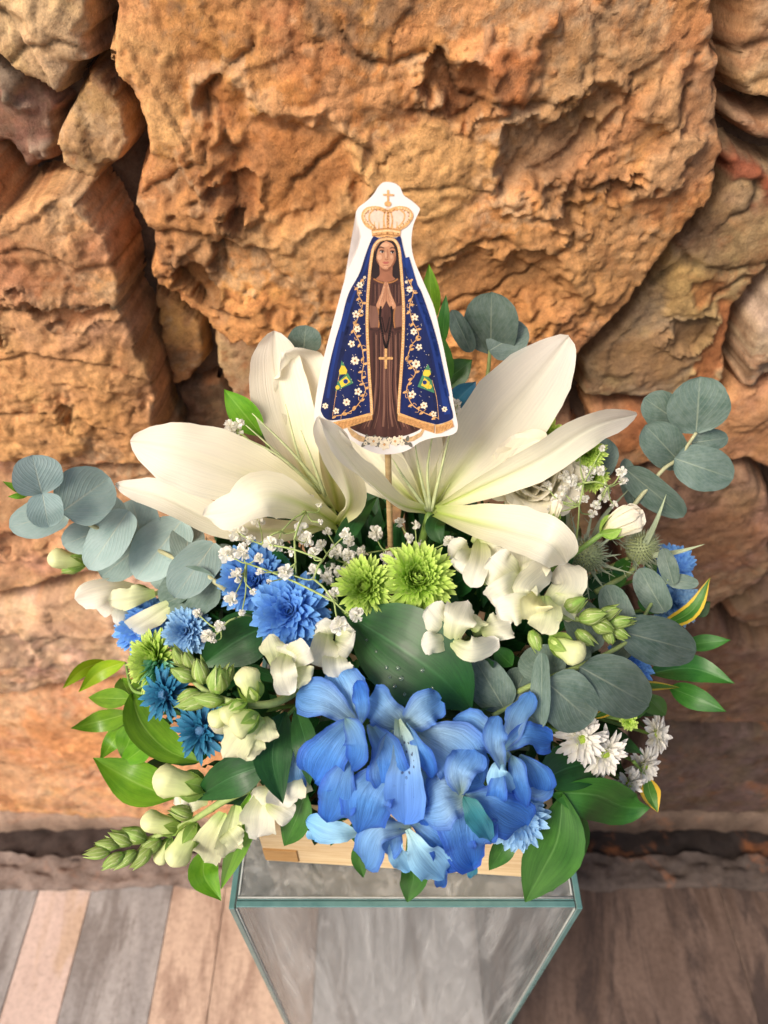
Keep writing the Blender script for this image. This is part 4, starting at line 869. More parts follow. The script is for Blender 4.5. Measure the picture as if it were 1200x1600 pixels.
sprig('eucalyptus_branch', 'dusky grey green eucalyptus branch reaching right across the snapdragon spike', 'eucalyptus', [
 ([(966,985,.058),(1088,1018,.056)], 38), ([(906,1042,.054),(1014,1102,.050)], 46), ([(852,1064,.040),(925,1128,.036)], 46), ([(846,1020,.034),(846,1138,.044)], 20, dict(roll=.7)), ([(855,1066,.024),(838,1008,.010)], 36), ([(980,990,.046),(946,914,.040)], 25),
 ([(1038,957,.056),(998,888,.058)], 25), ([(1052,914,.062),(1036,856,.060)], 15), ([(1042,906,.058),(1092,912,.054)], 12), ([(985,1000,.036),(958,1030,.030)], 16), ([(925,1020,.030),(900,935,.020)], 30), ([(915,1040,.030),(880,1010,.020)], 26)],
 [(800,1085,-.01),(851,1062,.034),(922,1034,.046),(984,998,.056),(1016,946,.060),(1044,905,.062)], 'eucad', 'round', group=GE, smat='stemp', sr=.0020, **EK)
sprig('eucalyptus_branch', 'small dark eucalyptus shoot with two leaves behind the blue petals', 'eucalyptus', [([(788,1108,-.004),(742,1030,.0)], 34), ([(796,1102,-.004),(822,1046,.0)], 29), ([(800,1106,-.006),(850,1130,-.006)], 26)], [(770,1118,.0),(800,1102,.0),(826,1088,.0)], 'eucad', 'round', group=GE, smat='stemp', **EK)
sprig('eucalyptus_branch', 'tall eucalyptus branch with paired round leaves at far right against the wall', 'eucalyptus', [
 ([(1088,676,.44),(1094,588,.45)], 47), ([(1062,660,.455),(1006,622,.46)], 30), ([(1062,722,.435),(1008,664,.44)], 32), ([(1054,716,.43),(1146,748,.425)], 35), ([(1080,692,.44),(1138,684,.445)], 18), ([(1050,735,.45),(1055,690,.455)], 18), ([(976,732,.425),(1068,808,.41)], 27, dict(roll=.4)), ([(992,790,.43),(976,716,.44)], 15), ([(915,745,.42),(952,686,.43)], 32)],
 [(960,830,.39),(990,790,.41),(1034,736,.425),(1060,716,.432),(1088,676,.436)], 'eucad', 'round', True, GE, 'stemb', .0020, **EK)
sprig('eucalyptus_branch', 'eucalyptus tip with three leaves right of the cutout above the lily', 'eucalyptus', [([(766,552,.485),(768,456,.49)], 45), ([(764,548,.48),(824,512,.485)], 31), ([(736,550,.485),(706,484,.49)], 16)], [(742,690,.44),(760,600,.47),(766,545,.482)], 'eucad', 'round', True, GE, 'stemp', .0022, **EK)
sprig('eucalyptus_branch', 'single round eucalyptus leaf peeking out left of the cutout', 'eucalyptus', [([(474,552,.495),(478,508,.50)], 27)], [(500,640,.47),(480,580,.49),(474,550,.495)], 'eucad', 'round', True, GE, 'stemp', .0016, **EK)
LK = dict(cup=.16, crease=.10, nu=16, nv=8, wob=.02)
GR = 'glossy green foliage sprigs'
sprig('leaf_sprig', 'bright green leaf pair behind the left lily', 'leaf', [([(408,680,.44),(350,608,.45)], 24, dict(mat='leafl')), ([(420,690,.45),(408,622,.46)], 16)], [(440,760,.42),(415,690,.44)], 'leafm', 'leaf', True, GR, **LK)
sprig('leaf_sprig', 'upright green leaves directly behind the cutout on its right', 'leaf', [([(676,505,.475),(670,412,.48)], 15, dict(mat='leafl')), ([(690,540,.47),(697,460,.475)], 10), ([(690,600,.47),(738,562,.475)], 22, dict(mat='leafm')), ([(700,640,.46),(744,596,.465)], 20, dict(mat='leafb')), ([(700,600,.465),(690,520,.47)], 14)], [(690,720,.43),(688,620,.455),(680,500,.472)], 'leafm', 'leaf', True, GR, **LK)
def lsp(label, leaves, stem=None, mat='leafd', **k): 
    kk = dict(LK); kk.update(k); return sprig('leaf_sprig', label, 'leaf', leaves, stem, mat, 'leaf', False, GR, **kk)
big = lsp('broad dark green leaf with water drops in the middle of the bouquet', [([(545,962,.004),(620,1010,.020),(690,1060,.022),(738,1112,.010)], 74, dict(roll=.1, cup=.05))], [(520,940,-.02),(548,966,.004)])
lsp('dark green leaf below the blue chrysanthemums', [([(428,975,.002),(372,1000,.014),(312,1042,.012)], 44, dict(roll=-.2))], [(450,965,-.02),(428,976,.002)])
lsp('three dark glossy leaves between the lower snapdragons and blue petals', [([(446,1112,.022),(425,1180,.040),(442,1256,.042)], 32), ([(418,1195,.028),(360,1215,.040),(304,1250,.036)], 32), ([(462,1110,.030),(478,1165,.048),(484,1228,.048)], 22, dict(roll=.4))], [(480,1090,.0),(440,1130,.020),(415,1196,.026)])
lsp('pointed green leaf behind the white blossom above the box corner', [([(478,1236,.016),(462,1280,.022),(444,1322,.020)], 27, dict(roll=.3))], [(490,1200,.0),(478,1238,.016)], 'leafm')
lsp('curved light green leaf under the teal daisies', [([(206,1082,.010),(222,1130,.022),(262,1172,.026),(318,1192,.018)], 30, dict(roll=-.4))], [(240,1060,-.02),(206,1084,.010)], 'leafl')
lsp('pointed light green leaf at lower left above the snapdragon tip', [([(276,1248,.020),(210,1222,.030),(145,1184,.024)], 33, dict(roll=.1))], [(330,1240,.0),(276,1247,.020)], 'leafl')
lsp('fan of narrow lime green leaves at the far left edge', [([(168,1034,.012),(130,1046,.02),(97,1076,.02)], 12, dict(mat='leafy')), ([(196,1034,.016),(156,1050,.026),(122,1082,.024)], 14, dict(mat='leafy')), ([(208,1092,.014),(138,1090,.02)], 16), ([(208,1114,.018),(160,1126,.028),(110,1138,.026)], 18), ([(206,1122,.014),(178,1156,.02),(156,1188,.02)], 15), ([(214,1128,.012),(190,1184,.014)], 22), ([(236,1160,.008),(190,1194,.01)], 18), ([(190,1060,.0),(215,1110,.002)], 20)], [(260,1080,-.02),(210,1080,.008),(196,1036,.014)], 'leafl')
lsp('pair of pointed leaves hanging below the lower left snapdragon', [([(328,1320,.022),(318,1365,.030),(346,1408,.026)], 24), ([(390,1240,.020),(374,1310,.030),(345,1390,.028)], 20)], [(400,1220,.0),(385,1250,.016),(330,1320,.020)], 'leafl')
lsp('two large dark green leaves hanging over the right glass edge', [([(880,1240,.014),(872,1310,.028),(848,1360,.034),(820,1410,.030)], 44, dict(roll=-.2)), ([(884,1244,.006),(896,1310,.014),(862,1394,.016)], 26)], [(840,1200,-.01),(880,1244,.010)], 'leafm')
lsp('broad olive leaf pointing right below the white daisies', [([(862,1240,.010),(930,1244,.026),(975,1262,.028),(1016,1262,.022)], 41, dict(roll=.5))], [(830,1210,-.01),(864,1240,.010)], 'leafm')
lsp('dark leaf tucked under the small white daisies', [([(840,1222,.0),(900,1196,.008),(966,1192,.004)], 36)], [(820,1215,-.02),(840,1222,.0)])
lsp('small bright green leaf at the bottom centre over the glass', [([(634,1336,.016),(646,1370,.020),(636,1410,.018)], 24)], [(640,1300,.0),(635,1338,.016)], 'leafm')
lsp('tiny green leaves hanging under the pale blue petals', [([(574,1310,.008),(562,1340,.01),(568,1372,.008)], 14), ([(560,1280,.004),(556,1318,.006)], 14)], [(590,1290,-.01),(572,1314,.008)], 'leafm')
lsp('small leaf below the dark teal petal at right', [([(796,1304,.006),(784,1330,.012),(764,1360,.010)], 18)], [(800,1280,-.01),(796,1306,.006)], 'leafm')
lsp('spray of dark green leaves at the far right', [([(1012,1052,.010),(1080,1044,.024),(1148,1068,.018)], 23), ([(1046,1074,.010),(1085,1090,.02),(1135,1112,.016)], 19), ([(1066,1008,.006),(1142,1000,.010)], 13), ([(1002,1082,.010),(1040,1118,.012)], 18), ([(960,1000,-.01),(1020,960,-.006)], 20, dict(mat='leafd')), ([(1080,960,.0),(1110,940,.0)], 14, dict(mat='leafd')), ([(970,1110,.012),(1015,1105,.018)], 16)], [(960,1060,-.02),(1012,1052,.010),(1060,1062,.014)], 'leafm')
lsp('yellow edged narrow leaves at the right side', [([(1030,980,.016),(1080,955,.026),(1110,902,.024)], 13), ([(960,1082,.016),(1010,1072,.020),(1062,1074,.016)], 8), ([(925,1122,.022),(975,1100,.020)], 7)], [(990,1010,-.01),(1032,980,.016)], 'leafv')
lsp('yellow edged leaf tip below the white daisies', [([(1012,1215,.010),(1016,1240,.014),(1028,1270,.012)], 16)], [(990,1190,-.01),(1012,1216,.010)], 'leafv')
lsp('dark strap leaves beneath the left lily', [([(520,880,-.004),(550,820,.012),(590,775,.012)], 16), ([(690,850,.0),(680,820,.008),(700,800,.006)], 16)], [(530,900,-.02),(520,880,-.004)])
lsp('small green leaves among the thistles', [([(960,900,.008),(985,870,.018)], 12), ([(1000,930,.010),(1030,960,.012)], 16), ([(975,880,.012),(955,930,.014)], 13), ([(880,830,.008),(862,775,.016)], 14), ([(800,1040,.0),(770,1010,.006)], 16), ([(1010,870,.014),(1025,900,.014)], 9)], [(950,930,-.02),(962,900,.008)], 'leafm')
# water drops on the broad leaf
drop, tt, nn, ll = new_mat('water_drop')
pb = N(tt, 'ShaderNodeBsdfPrincipled'); pb.inputs['Base Color'].default_value = (.75, .9, .8, 1); pb.inputs['Roughness'].default_value = .03; pb.inputs['Transmission Weight'].default_value = .9; pb.inputs['IOR'].default_value = 1.33
oo = N(tt, 'ShaderNodeOutputMaterial'); ll.new(pb.outputs[0], oo.inputs[0])
dg = bpy.context.evaluated_depsgraph_get(); dg.update()
lf = [c for c in big.children if c.name.startswith('leaf')][0]
for (u, v, r) in [(604,1043,3.5),(622,1044,4),(609,1058,3),(627,1060,4.5),(617,1072,4),(632,1085,3),(660,1047,4),(588,1018,2.5),(676,1075,2.5),(640,1102,3),(573,1000,2.5)]:
    d = ray(u, v).normalized(); ok, loc, nor, _ = lf.ray_cast(CAM, d)
    if not ok: continue
    if nor.dot(d) > 0: nor = -nor
    r *= px(loc); V, Fc, U = blob_geo(loc, nor, [(-r * .1, r * .9), (r * .1, r), (r * .35, r * .8), (r * .52, r * .42), (r * .56, r * .1)], 10)
    mesh_obj('water_drop', V, Fc, drop, lf, U)

# ================================================================ CHRYSANTHEMUMS
def mum(name, label, cat, pos, rpx, mat, axis, rings, o=0., Ym=False, disc='disc', group=None, flat_=.5, width=.13, incurve=0, mat2=None, jit=.19):
    p = PY(*pos) if Ym else DM(*pos); r = rpx * px(p); t = thing(name, label, cat, group)
    x, y, z = frame(axis); b = MB(); b2 = MB()
    for k, (n, ln, el) in enumerate(rings):          # petals per ring, length, elevation angle above the disc plane
        for i in range(n):
            a = 2 * math.pi * (i + .5 * (k % 2)) / n + random.uniform(-.5, .5) * jit * 3
            L = ln * r * random.uniform(.78, 1.10); e = R(el) + random.uniform(-jit, jit)
            ra = x * math.cos(a) + y * math.sin(a); base = p + ra * r * .06 - z * r * .25
            d1 = ra * math.cos(e) + z * math.sin(e); e2 = e + (incurve if el > 20 else incurve * .4) - random.uniform(0, .35) * (1 if el < 30 else .2); d2 = ra * math.cos(e2) + z * math.sin(e2)
            pts = [base, base + d1 * L * .5, base + d1 * L * .55 + d2 * L * .48]
            V, Fc, U = sheet_geo(pts, r * width * random.uniform(.85, 1.15), 'obtuse', nrm=(z * math.cos(e) - ra * math.sin(e)), roll=random.uniform(-.35, .35), cup=.5, nu=6, nv=3, seed=i + k * 31)
            (b2 if (mat2 and (ra.x > .1 and ra.z < .4)) else b).add(V, Fc, U)
    b.build('ray_petals', M[mat], t, 'stuff')
    if mat2: b2.build('ray_petals', M[mat2], t, 'stuff')
    V, Fc, U = blob_geo(p - z * r * .22, z, [(0, r * .3), (r * .12, r * .26), (r * .2, r * .14), (r * .22, r * .03)], 12); mesh_obj('disc', V, Fc, M[disc], t, U)
    V, Fc, U = blob_geo(p - z * r * .55, z, [(0, r * .08), (r * .12, r * .25), (r * .25, r * .3), (r * .3, r * .28)], 10); mesh_obj('calyx', V, Fc, M['calyx'], t, U)
    stem_down(t, p - z * r * .5, .0016)
    return t
def toward(p, a=0, b=0, c=0): return ((CAM - p).normalized() + Vector((a, b, c))).normalized()
def dn(u, v): 
    p = DM(u, v); n_ = Vector([(p[i] - DC[i]) / DR[i] ** 2 for i in range(3)]).normalized(); return (n_ * .6 + (CAM - p).normalized()).normalized()
BTN = [(46, 1.0, 2), (46, .97, 13), (44, .91, 24), (40, .83, 35), (36, .74, 46), (30, .65, 57), (24, .56, 67), (17, .48, 76), (10, .42, 84)]
POM = [(40, 1.0, -8), (42, 1.0, 6), (42, .98, 18), (38, .94, 30), (34, .88, 41), (28, .80, 52), (22, .72, 62), (15, .58, 73), (9, .44, 83)]
DBL = [(22, 1.0, 2), (20, .92, 14), (16, .78, 30), (12, .6, 48), (8, .42, 66)]
GM = 'chrysanthemum heads'
mum('chrysanthemum', 'small lime green button chrysanthemum, left of the central pair', 'chrysanthemum', (568,915,.022), 47, 'mumg', dn(568, 915) + Vector((-.15, 0, .0)), BTN, group=GM, width=.080, jit=.10, incurve=.5)
mum('chrysanthemum', 'larger lime green button chrysanthemum, right of the central pair', 'chrysanthemum', (655,901,.026), 58, 'mumg', dn(655, 901) + Vector((.12, 0, .1)), BTN, group=GM, width=.080, jit=.10, incurve=.5)
mum('chrysanthemum', 'bright blue chrysanthemum facing up below the baby breath', 'chrysanthemum', (452,955,.024), 60, 'mumb', dn(452, 955), POM, group=GM, width=.118, disc='discb')
mum('chrysanthemum', 'blue chrysanthemum partly hidden behind the baby breath', 'chrysanthemum', (397,905,.006), 60, 'mumb', dn(397, 905), POM, group=GM, width=.118, disc='discb')
mum('chrysanthemum', 'small pale blue chrysanthemum beside the green pompom', 'chrysanthemum', (290,985,.010), 36, 'muml', dn(290, 985), POM, group=GM, width=.118, disc='discb')
mum('chrysanthemum', 'bright blue chrysanthemum behind the left white snapdragon', 'chrysanthemum', (222,975,-.006), 46, 'mumb', dn(222, 975), POM, group=GM, width=.118, disc='discb')
mum('chrysanthemum', 'green pompom chrysanthemum with teal side at the left', 'chrysanthemum', (232,1032,.022), 47, 'mumg', dn(232, 1032) + Vector((-.6, -.1, .1)), BTN, group=GM, width=.075, jit=.10, incurve=.4, mat2='mumgt')
mum('teal_daisy', 'teal blue daisy with thin petals below the green pompom', 'daisy', (252,1085,.026), 44, 'mumt', dn(252, 1085) + Vector((-.3, 0, 0)), DBL, group='teal daisies', width=.085, disc='discb')
mum('teal_daisy', 'teal blue daisy lower right of its twin above the curved leaf', 'daisy', (312,1142,.022), 46, 'mumt', dn(312, 1142), DBL, group='teal daisies', width=.085, disc='discb')
mum('chrysanthemum', 'pale blue frilled chrysanthemum at the far right behind grey leaves', 'chrysanthemum', (1058,940,-.004), 38, 'muml', dn(1058, 940), POM, group=GM, width=.118, disc='discb')
mum('chrysanthemum', 'bright blue chrysanthemum at upper right beside the thistle', 'chrysanthemum', (1050,884,-.012), 38, 'mumb', dn(1050, 884), POM, group=GM, width=.118, disc='discb')
mum('chrysanthemum', 'blue chrysanthemum glimpsed below the right eucalyptus leaf', 'chrysanthemum', (985,1040,.004), 36, 'mumb', dn(985, 1040), POM, group=GM, width=.118, disc='discb')
mum('chrysanthemum', 'light blue frilly bloom at the lower right of the blue petals', 'chrysanthemum', (812,1276,.018), 50, 'muml', dn(812, 1276) + Vector((.3, 0, 0)), POM, group=GM, width=.118, disc='discb')
mum('chrysanthemum', 'green chrysanthemum behind the right lily petal tip', 'chrysanthemum', (918,706,.405), 28, 'mumg', toward(PY(918, 706, .405)), BTN, Ym=True, group=GM, width=.085, jit=.10, incurve=.5)
mum('chrysanthemum', 'small green chrysanthemum between the right lily petals', 'chrysanthemum', (856,684,.43), 28, 'mumg', toward(PY(856, 684, .43)), BTN, Ym=True, group=GM, width=.085, jit=.10, incurve=.5)
mum('chrysanthemum', 'green chrysanthemum under the right baby breath', 'chrysanthemum', (925,745,.40), 24, 'mumg', toward(PY(925, 745, .40)), BTN, Ym=True, group=GM, width=.085, jit=.10, incurve=.5)
GW = 'small white daisies'
mum('white_daisy', 'white daisy with green heart, left of the lower right cluster', 'daisy', (910,1156,.020), 40, 'mumw', dn(910, 1156), DBL, group=GW, width=.10)
mum('white_daisy', 'white daisy facing down in the middle of the lower right cluster', 'daisy', (948,1180,.024), 40, 'mumw', dn(948, 1180) + Vector((.2, -.1, -.2)), DBL, group=GW, width=.10)
mum('white_daisy', 'white daisy at the far right of the lower right cluster', 'daisy', (1032,1148,.018), 34, 'mumw', dn(1032, 1148) + Vector((.8, 0, 0)), DBL, group=GW, width=.12)
mum('white_daisy', 'white daisy just above the yellow edged leaf tip', 'daisy', (1010,1200,.016), 34, 'mumw', dn(1010, 1200) + Vector((.4, -.2, -.3)), DBL, group=GW, width=.11)
mum('white_daisy', 'lowest white daisy above the broad olive leaf', 'daisy', (985,1228,.010), 28, 'mumw', dn(985, 1228) + Vector((.2, -.2, -.4)), DBL, group=GW, width=.12)
mum('white_daisy', 'small yellow green daisy bud among the white daisies', 'daisy', (984,1127,.016), 15, 'mumg', dn(984, 1127), DBL, group=GW, width=.14)

# ================================================================ SNAPDRAGONS
def bloom(t, p, fwd, up, r, mat='snapw', yellow=True, name='bloom'):
    x, y, z = frame(fwd, up); hub = bpy.data.objects.new(name, None); col.objects.link(hub); hub.parent = t; hub.empty_display_size = .01
    b = MB()
    V, Fc, U = blob_geo(p - z * r * 1.1, z, [(0, r * .2), (r * .25, r * .36), (r * .7, r * .42), (r * 1.0, r * .46), (r * 1.15, r * .40)], 12, up, .06); b.add(V, Fc, U)
    b.build('tube', M[mat], hub)
    def lobe(a0, spread, L, w_, back, k, prof='fan'):
        d = x * math.cos(a0) + y * math.sin(a0)
        pts = [p - z * r * .25 + d * r * .25, p + z * r * .22 + d * r * .5, p + z * r * (.2 - back * .4) + d * r * (.5 + L * .6), p - z * r * back + d * r * (.5 + L)]
        sheet('lobe', M[mat], hub, pts, w_ * r, prof, nrm=(z + d * .2).normalized(), ruffle=.14, rfreq=1.5, cup=random.uniform(-.5, .1), nu=18, nv=12, wob=.07, roll=random.uniform(-.4, .4))
    up_a = math.pi / 2; j = random.uniform(-.12, .12); hp = -math.pi / 2
    lobe(up_a + .50 + j, 0, .70, .60, .10, 0); lobe(up_a - .50 + j, 0, .72, .62, .25, 1); lobe(up_a + j * 2, 0, .40, .46, -.25, 1)
    lobe(hp + j, 0, .55, .46, .35, 2); lobe(hp + .95 + j, 0, .62, .56, .30, 3); lobe(hp - .95 + j, 0, .62, .56, .45, 4)
    for q_ in (hp - .35, hp + .35):                    # the two swellings that close the mouth
        d = x * math.cos(q_) + y * math.sin(q_)
        V, Fc, U = blob_geo(p + d * r * .16 - z * r * .16, (z + y * .35 + d * .25), [(0, r * .26), (r * .16, r * .29), (r * .30, r * .23), (r * .38, r * .1), (r * .40, r * .02)], 12, up, .10)
        mesh_obj('palate', V, Fc, M['palate'] if yellow else M[mat], hub, U)
    sepals(hub, p - z * r * 1.12, z, r * .62)
    return hub
def sepals(par, p, z, r, n=5):
    x, y, z = frame(z)
    for i in range(n):
        a = i * 2 * math.pi / n + random.uniform(-.2, .2); d = x * math.cos(a) + y * math.sin(a)
        sheet('sepal', M['calyx'], par, [p - z * r * .15, p + z * r * .35 + d * r * .48, p + z * r * .95 + d * r * .60], r * .34, 'leaf', nrm=d, cup=.3, nu=6, nv=4)
def bud(t, p, d, L, w_, mat='budc', sep=.7, name='bud'):
    b = MB()
    if mat == 'calyx': w_ *= .80; pr = [(0, .3), (.12, .7), (.3, .95), (.5, 1.0), (.7, .82), (.86, .5), (.95, .26), (1, .04)]
    else: pr = [(0, .3), (.12, .62), (.3, .80), (.5, .82), (.68, 1.0), (.82, .96), (.92, .66), (.98, .34), (1, .06)]
    V, Fc, U = blob_geo(p, d, [(L * h_, w_ * q_) for h_, q_ in pr], 14, None, .13, random.random() * 6); b.add(V, Fc, U)
    o = b.build(name, M[mat], t)
    if mat == 'calyx':
        x, y, z = frame(d)
        for i in range(5):
            a = i * 2 * math.pi / 5 + random.uniform(-.2, .2); e = x * math.cos(a) + y * math.sin(a); k_ = random.uniform(.85, 1.12)
            sheet('sepal', M['calyxl'], o, [p + e * w_ * .35, p + z * L * .3 + e * w_ * 1.04, p + z * L * .62 * k_ + e * w_ * 1.05, p + z * L * 1.04 * k_ + e * w_ * random.uniform(.3, .7)], w_ * .72, 'leaf', nrm=e, cup=-.35, crease=-.12, nu=9, nv=4)
    else: sepals(o, p, d, max(w_ * 1.5, L * sep * .5))
    return o
def spike(label, stem, buds, blooms, petals=(), group='snapdragon spikes', Ym=False, sr=.0030):
    t = thing('snapdragon', label, 'snapdragon', group)
    S = P3(stem, Ym)
    if len(S) > 1: tube('stem', M['stemp'], t, S, sr, sr * .45, 8, 20)
    for (u, v, o_, ang, L, w_, mat) in buds:         # base pixel, direction in the picture (deg, 0 = right, 90 = up), px sizes
        p = P3([(u, v, o_)], Ym)[0]; s = px(p); d = (Vector((1, 0, 0)) * math.cos(R(ang)) + upv * math.sin(R(ang)) - fw * random.uniform(.1, .45)).normalized()
        bud(t, p, d, L * s, w_ * s, mat, .55 if mat != 'calyx' else .9)
    for (pts, hw, mat) in petals:
        P = P3(pts, Ym)
        if len(P) == 2:
            m_ = P[0].lerp(P[1], .55); P = [P[0], m_ + (CAM - m_).normalized() * (P[1] - P[0]).length * random.uniform(.22, .34), P[1]]
        sheet('petal', M[mat], t, P, hw * px(P[1]), 'fan', cup=random.uniform(-.4, .35), ruffle=.24, rfreq=1.7, nu=20, nv=14, wob=.12, frill=.06, crease=.10, cw=.14, roll=random.uniform(-.35, .35))
    for (u, v, o_, fx_, fy_, ft, r, ua, mat, yel) in blooms:   # facing: right, up, towards viewer
        p = P3([(u, v, o_)], Ym)[0]; f = (Vector((1, 0, 0)) * fx_ + upv * fy_ - fw * ft).normalized()
        upd = Vector((1, 0, 0)) * math.cos(R(ua)) + upv * math.sin(R(ua)); bloom(t, p, f, upd, r * px(p), mat, yel)
    return t
spike('snapdragon spike pointing right with white double bloom and green bud tip', [(742,990,.0),(800,965,.030),(860,962,.044),(920,970,.050),(984,978,.052)],
 [(905,968,.052,18,42,15,'calyx'),(925,972,.054,-22,36,15,'calyx'),(935,966,.052,30,34,13,'calyx'),(948,974,.054,8,36,12,'calyx'),(955,980,.054,-35,30,11,'calyx'),(945,985,.052,-60,24,10,'calyx'),(965,974,.054,12,26,9,'calyx'),(862,1000,.050,-28,56,20,'budc'),(880,955,.046,35,40,15,'calyx'),(900,985,.052,-40,34,12,'calyx'),(830,985,.044,-70,34,12,'calyx'),(860,985,.048,-55,36,11,'calyx'),(770,930,.026,50,34,13,'calyx')],
 [], [([(813,915,0.030),(765,872,0.052)], 32, 'snapw'), ([(813,915,0.028),(800,850,0.044)], 30, 'snapw'), ([(816,915,0.030),(838,868,0.050)], 28, 'snapw'), ([(818,905,0.040),(792,925,0.058),(768,938,0.044)], 28, 'snapw'), ([(846,950,0.042),(820,920,0.062),(858,880,0.052)], 24, 'snapw'), ([(852,948,0.042),(888,915,0.062),(876,878,0.052)], 27, 'snapw'), ([(862,935,0.046),(914,955,0.046)], 20, 'snapw'), ([(846,950,0.046),(808,950,0.062),(776,956,0.050)], 25, 'snapw'), ([(852,930,0.056),(856,960,0.074),(846,990,0.058)], 26, 'snap'), ([(842,930,0.052),(836,945,0.074),(842,968,0.066)], 24, 'snapy'), ([(880,950,0.045),(895,968,0.050)], 16, 'snap')])
spike('white snapdragon bloom with ruffled lip beside the broad dark leaf', [(790,990,.0),(765,985,.012)], [], [], [([(712,992,0.020),(668,948,0.036)], 24, 'snapw'), ([(708,1000,0.022),(658,1008,0.034)], 18, 'snapw'), ([(706,1008,0.026),(715,970,0.046),(730,938,0.036)], 26, 'snapw'), ([(700,1000,0.028),(738,1014,0.044),(778,1000,0.034)], 20, 'snapw'), ([(752,985,0.020),(798,975,0.030)], 24, 'snapw'), ([(735,985,0.026),(745,960,0.032)], 20, 'snap')])
spike('white snapdragon bloom between the green pair and the lily petal', [(760,910,.0),(752,895,.010)], [], [], [([(736,868,0.014),(700,850,0.026)], 18, 'snapw'), ([(746,858,0.018),(714,892,0.032)], 21, 'snapw'), ([(752,842,0.020),(748,880,0.044),(736,918,0.034)], 19, 'snapw'), ([(744,850,0.016),(790,866,0.030)], 23, 'snapw'), ([(740,850,0.014),(755,835,0.020)], 16, 'snap')])
spike('snapdragon spike of green and cream buds at centre left', [(470,1075,.010),(430,1098,.044),(385,1100,.060),(330,1085,.066),(280,1045,.066)],
 [(305,1062,.068,150,42,14,'calyx'),(300,1050,.068,105,34,12,'calyx'),(288,1042,.066,112,38,11,'calyx'),(318,1068,.070,100,42,15,'calyx'),(340,1082,.070,82,46,20,'calyx'),(330,1088,.066,195,52,15,'calyx'),(350,1096,.066,170,46,14,'calyx'),(365,1105,.068,215,44,15,'budc'),(398,1092,.068,108,54,20,'budc'),(382,1100,.068,215,42,18,'budc'),(400,1118,.066,205,44,20,'budc'),(310,1080,.066,200,34,11,'calyx'),(345,1070,.068,60,34,13,'calyx')],
 [], [([(410,1122,0.054),(375,1150,0.068),(350,1184,0.058)], 27, 'snap'), ([(402,1128,0.050),(385,1186,0.056)], 22, 'snap'), ([(362,1140,0.046),(334,1124,0.050)], 17, 'snapw'), ([(412,1120,0.050),(420,1160,0.056)], 18, 'snap'), ([(436,1048,0.030),(420,992,0.046)], 19, 'snap'), ([(448,1018,0.038),(442,1050,0.060),(452,1084,0.050)], 21, 'snapw'), ([(452,1032,0.034),(484,1012,0.048)], 23, 'snapw'), ([(455,1045,0.034),(486,1062,0.046)], 19, 'snap'), ([(440,1040,0.030),(456,1008,0.042)], 18, 'snapw')])
spike('white snapdragon bloom just right of the blue chrysanthemum', [(540,1060,.0),(525,1040,.008)], [], [], [([(512,985,0.016),(500,1042,0.034)], 24, 'snapw'), ([(522,1000,0.016),(552,1010,0.030)], 22, 'snapw'), ([(522,1008,0.018),(528,1058,0.034)], 23, 'snapw'), ([(516,1002,0.012),(498,972,0.024)], 20, 'snapw'), ([(530,990,0.010),(545,975,0.020)], 16, 'snapw')])
spike('snapdragon spike pointing to the lower left corner with tight green tip', [(400,1228,.006),(352,1250,.026),(300,1282,.036),(240,1308,.040),(150,1332,.040)],
 [(172,1330,.042,182,36,11,'calyx'),(186,1322,.042,165,36,11,'calyx'),(195,1334,.042,205,36,11,'calyx'),(206,1318,.042,150,38,13,'calyx'),(212,1330,.042,215,40,12,'calyx'),(228,1312,.042,155,42,15,'calyx'),(238,1322,.042,225,44,14,'calyx'),(252,1312,.042,210,40,14,'calyx'),(262,1300,.040,140,44,14,'budc'),(280,1292,.042,165,60,17,'budc'),(268,1312,.040,240,40,12,'budc'),(305,1290,.042,238,66,20,'budc'),(300,1275,.038,150,36,13,'calyx'),(318,1232,.032,160,80,24,'budc')],
 [], [([(352,1272,0.036),(332,1310,0.054),(318,1348,0.044)], 27, 'snap'), ([(368,1258,0.032),(352,1338,0.044)], 21, 'snap'), ([(350,1290,0.040),(372,1320,0.048)], 18, 'snap'), ([(325,1252,0.016),(274,1246,0.026)], 19, 'snapw'), ([(300,1262,0.014),(285,1225,0.018)], 16, 'snapw')])
spike('white snapdragon blooms hanging over the left corner of the wooden box', [(470,1220,.0),(450,1235,.010)], [], [], [([(412,1232,0.014),(402,1308,0.028)], 28, 'snapw'), ([(462,1196,0.018),(436,1255,0.034)], 28, 'snapw'), ([(418,1252,0.022),(458,1276,0.034)], 20, 'snapw'), ([(470,1205,0.016),(470,1245,0.024)], 18, 'snap'), ([(430,1230,0.014),(388,1262,0.020)], 18, 'snapw')])
spike('white snapdragon bloom pointing left under the eucalyptus branch', [(260,925,.0),(235,928,.010)], [(232,925,.014,190,50,16,'budc')], [], [([(228,926,0.016),(172,922,0.036),(116,936,0.028)], 22, 'snapw'), ([(216,930,0.022),(192,982,0.036)], 25, 'snapw'), ([(242,926,0.024),(172,938,0.044)], 19, 'snap'), ([(272,942,0.014),(198,990,0.028)], 19, 'snapw'), ([(210,925,0.010),(150,952,0.018)], 18, 'snapw')])
spike('pale yellow green snapdragon bud below the eucalyptus at far left', [(190,905,.0),(140,885,.02)], [(132,880,.024,168,54,16,'budc'),(128,886,.022,190,30,10,'calyx')], [])

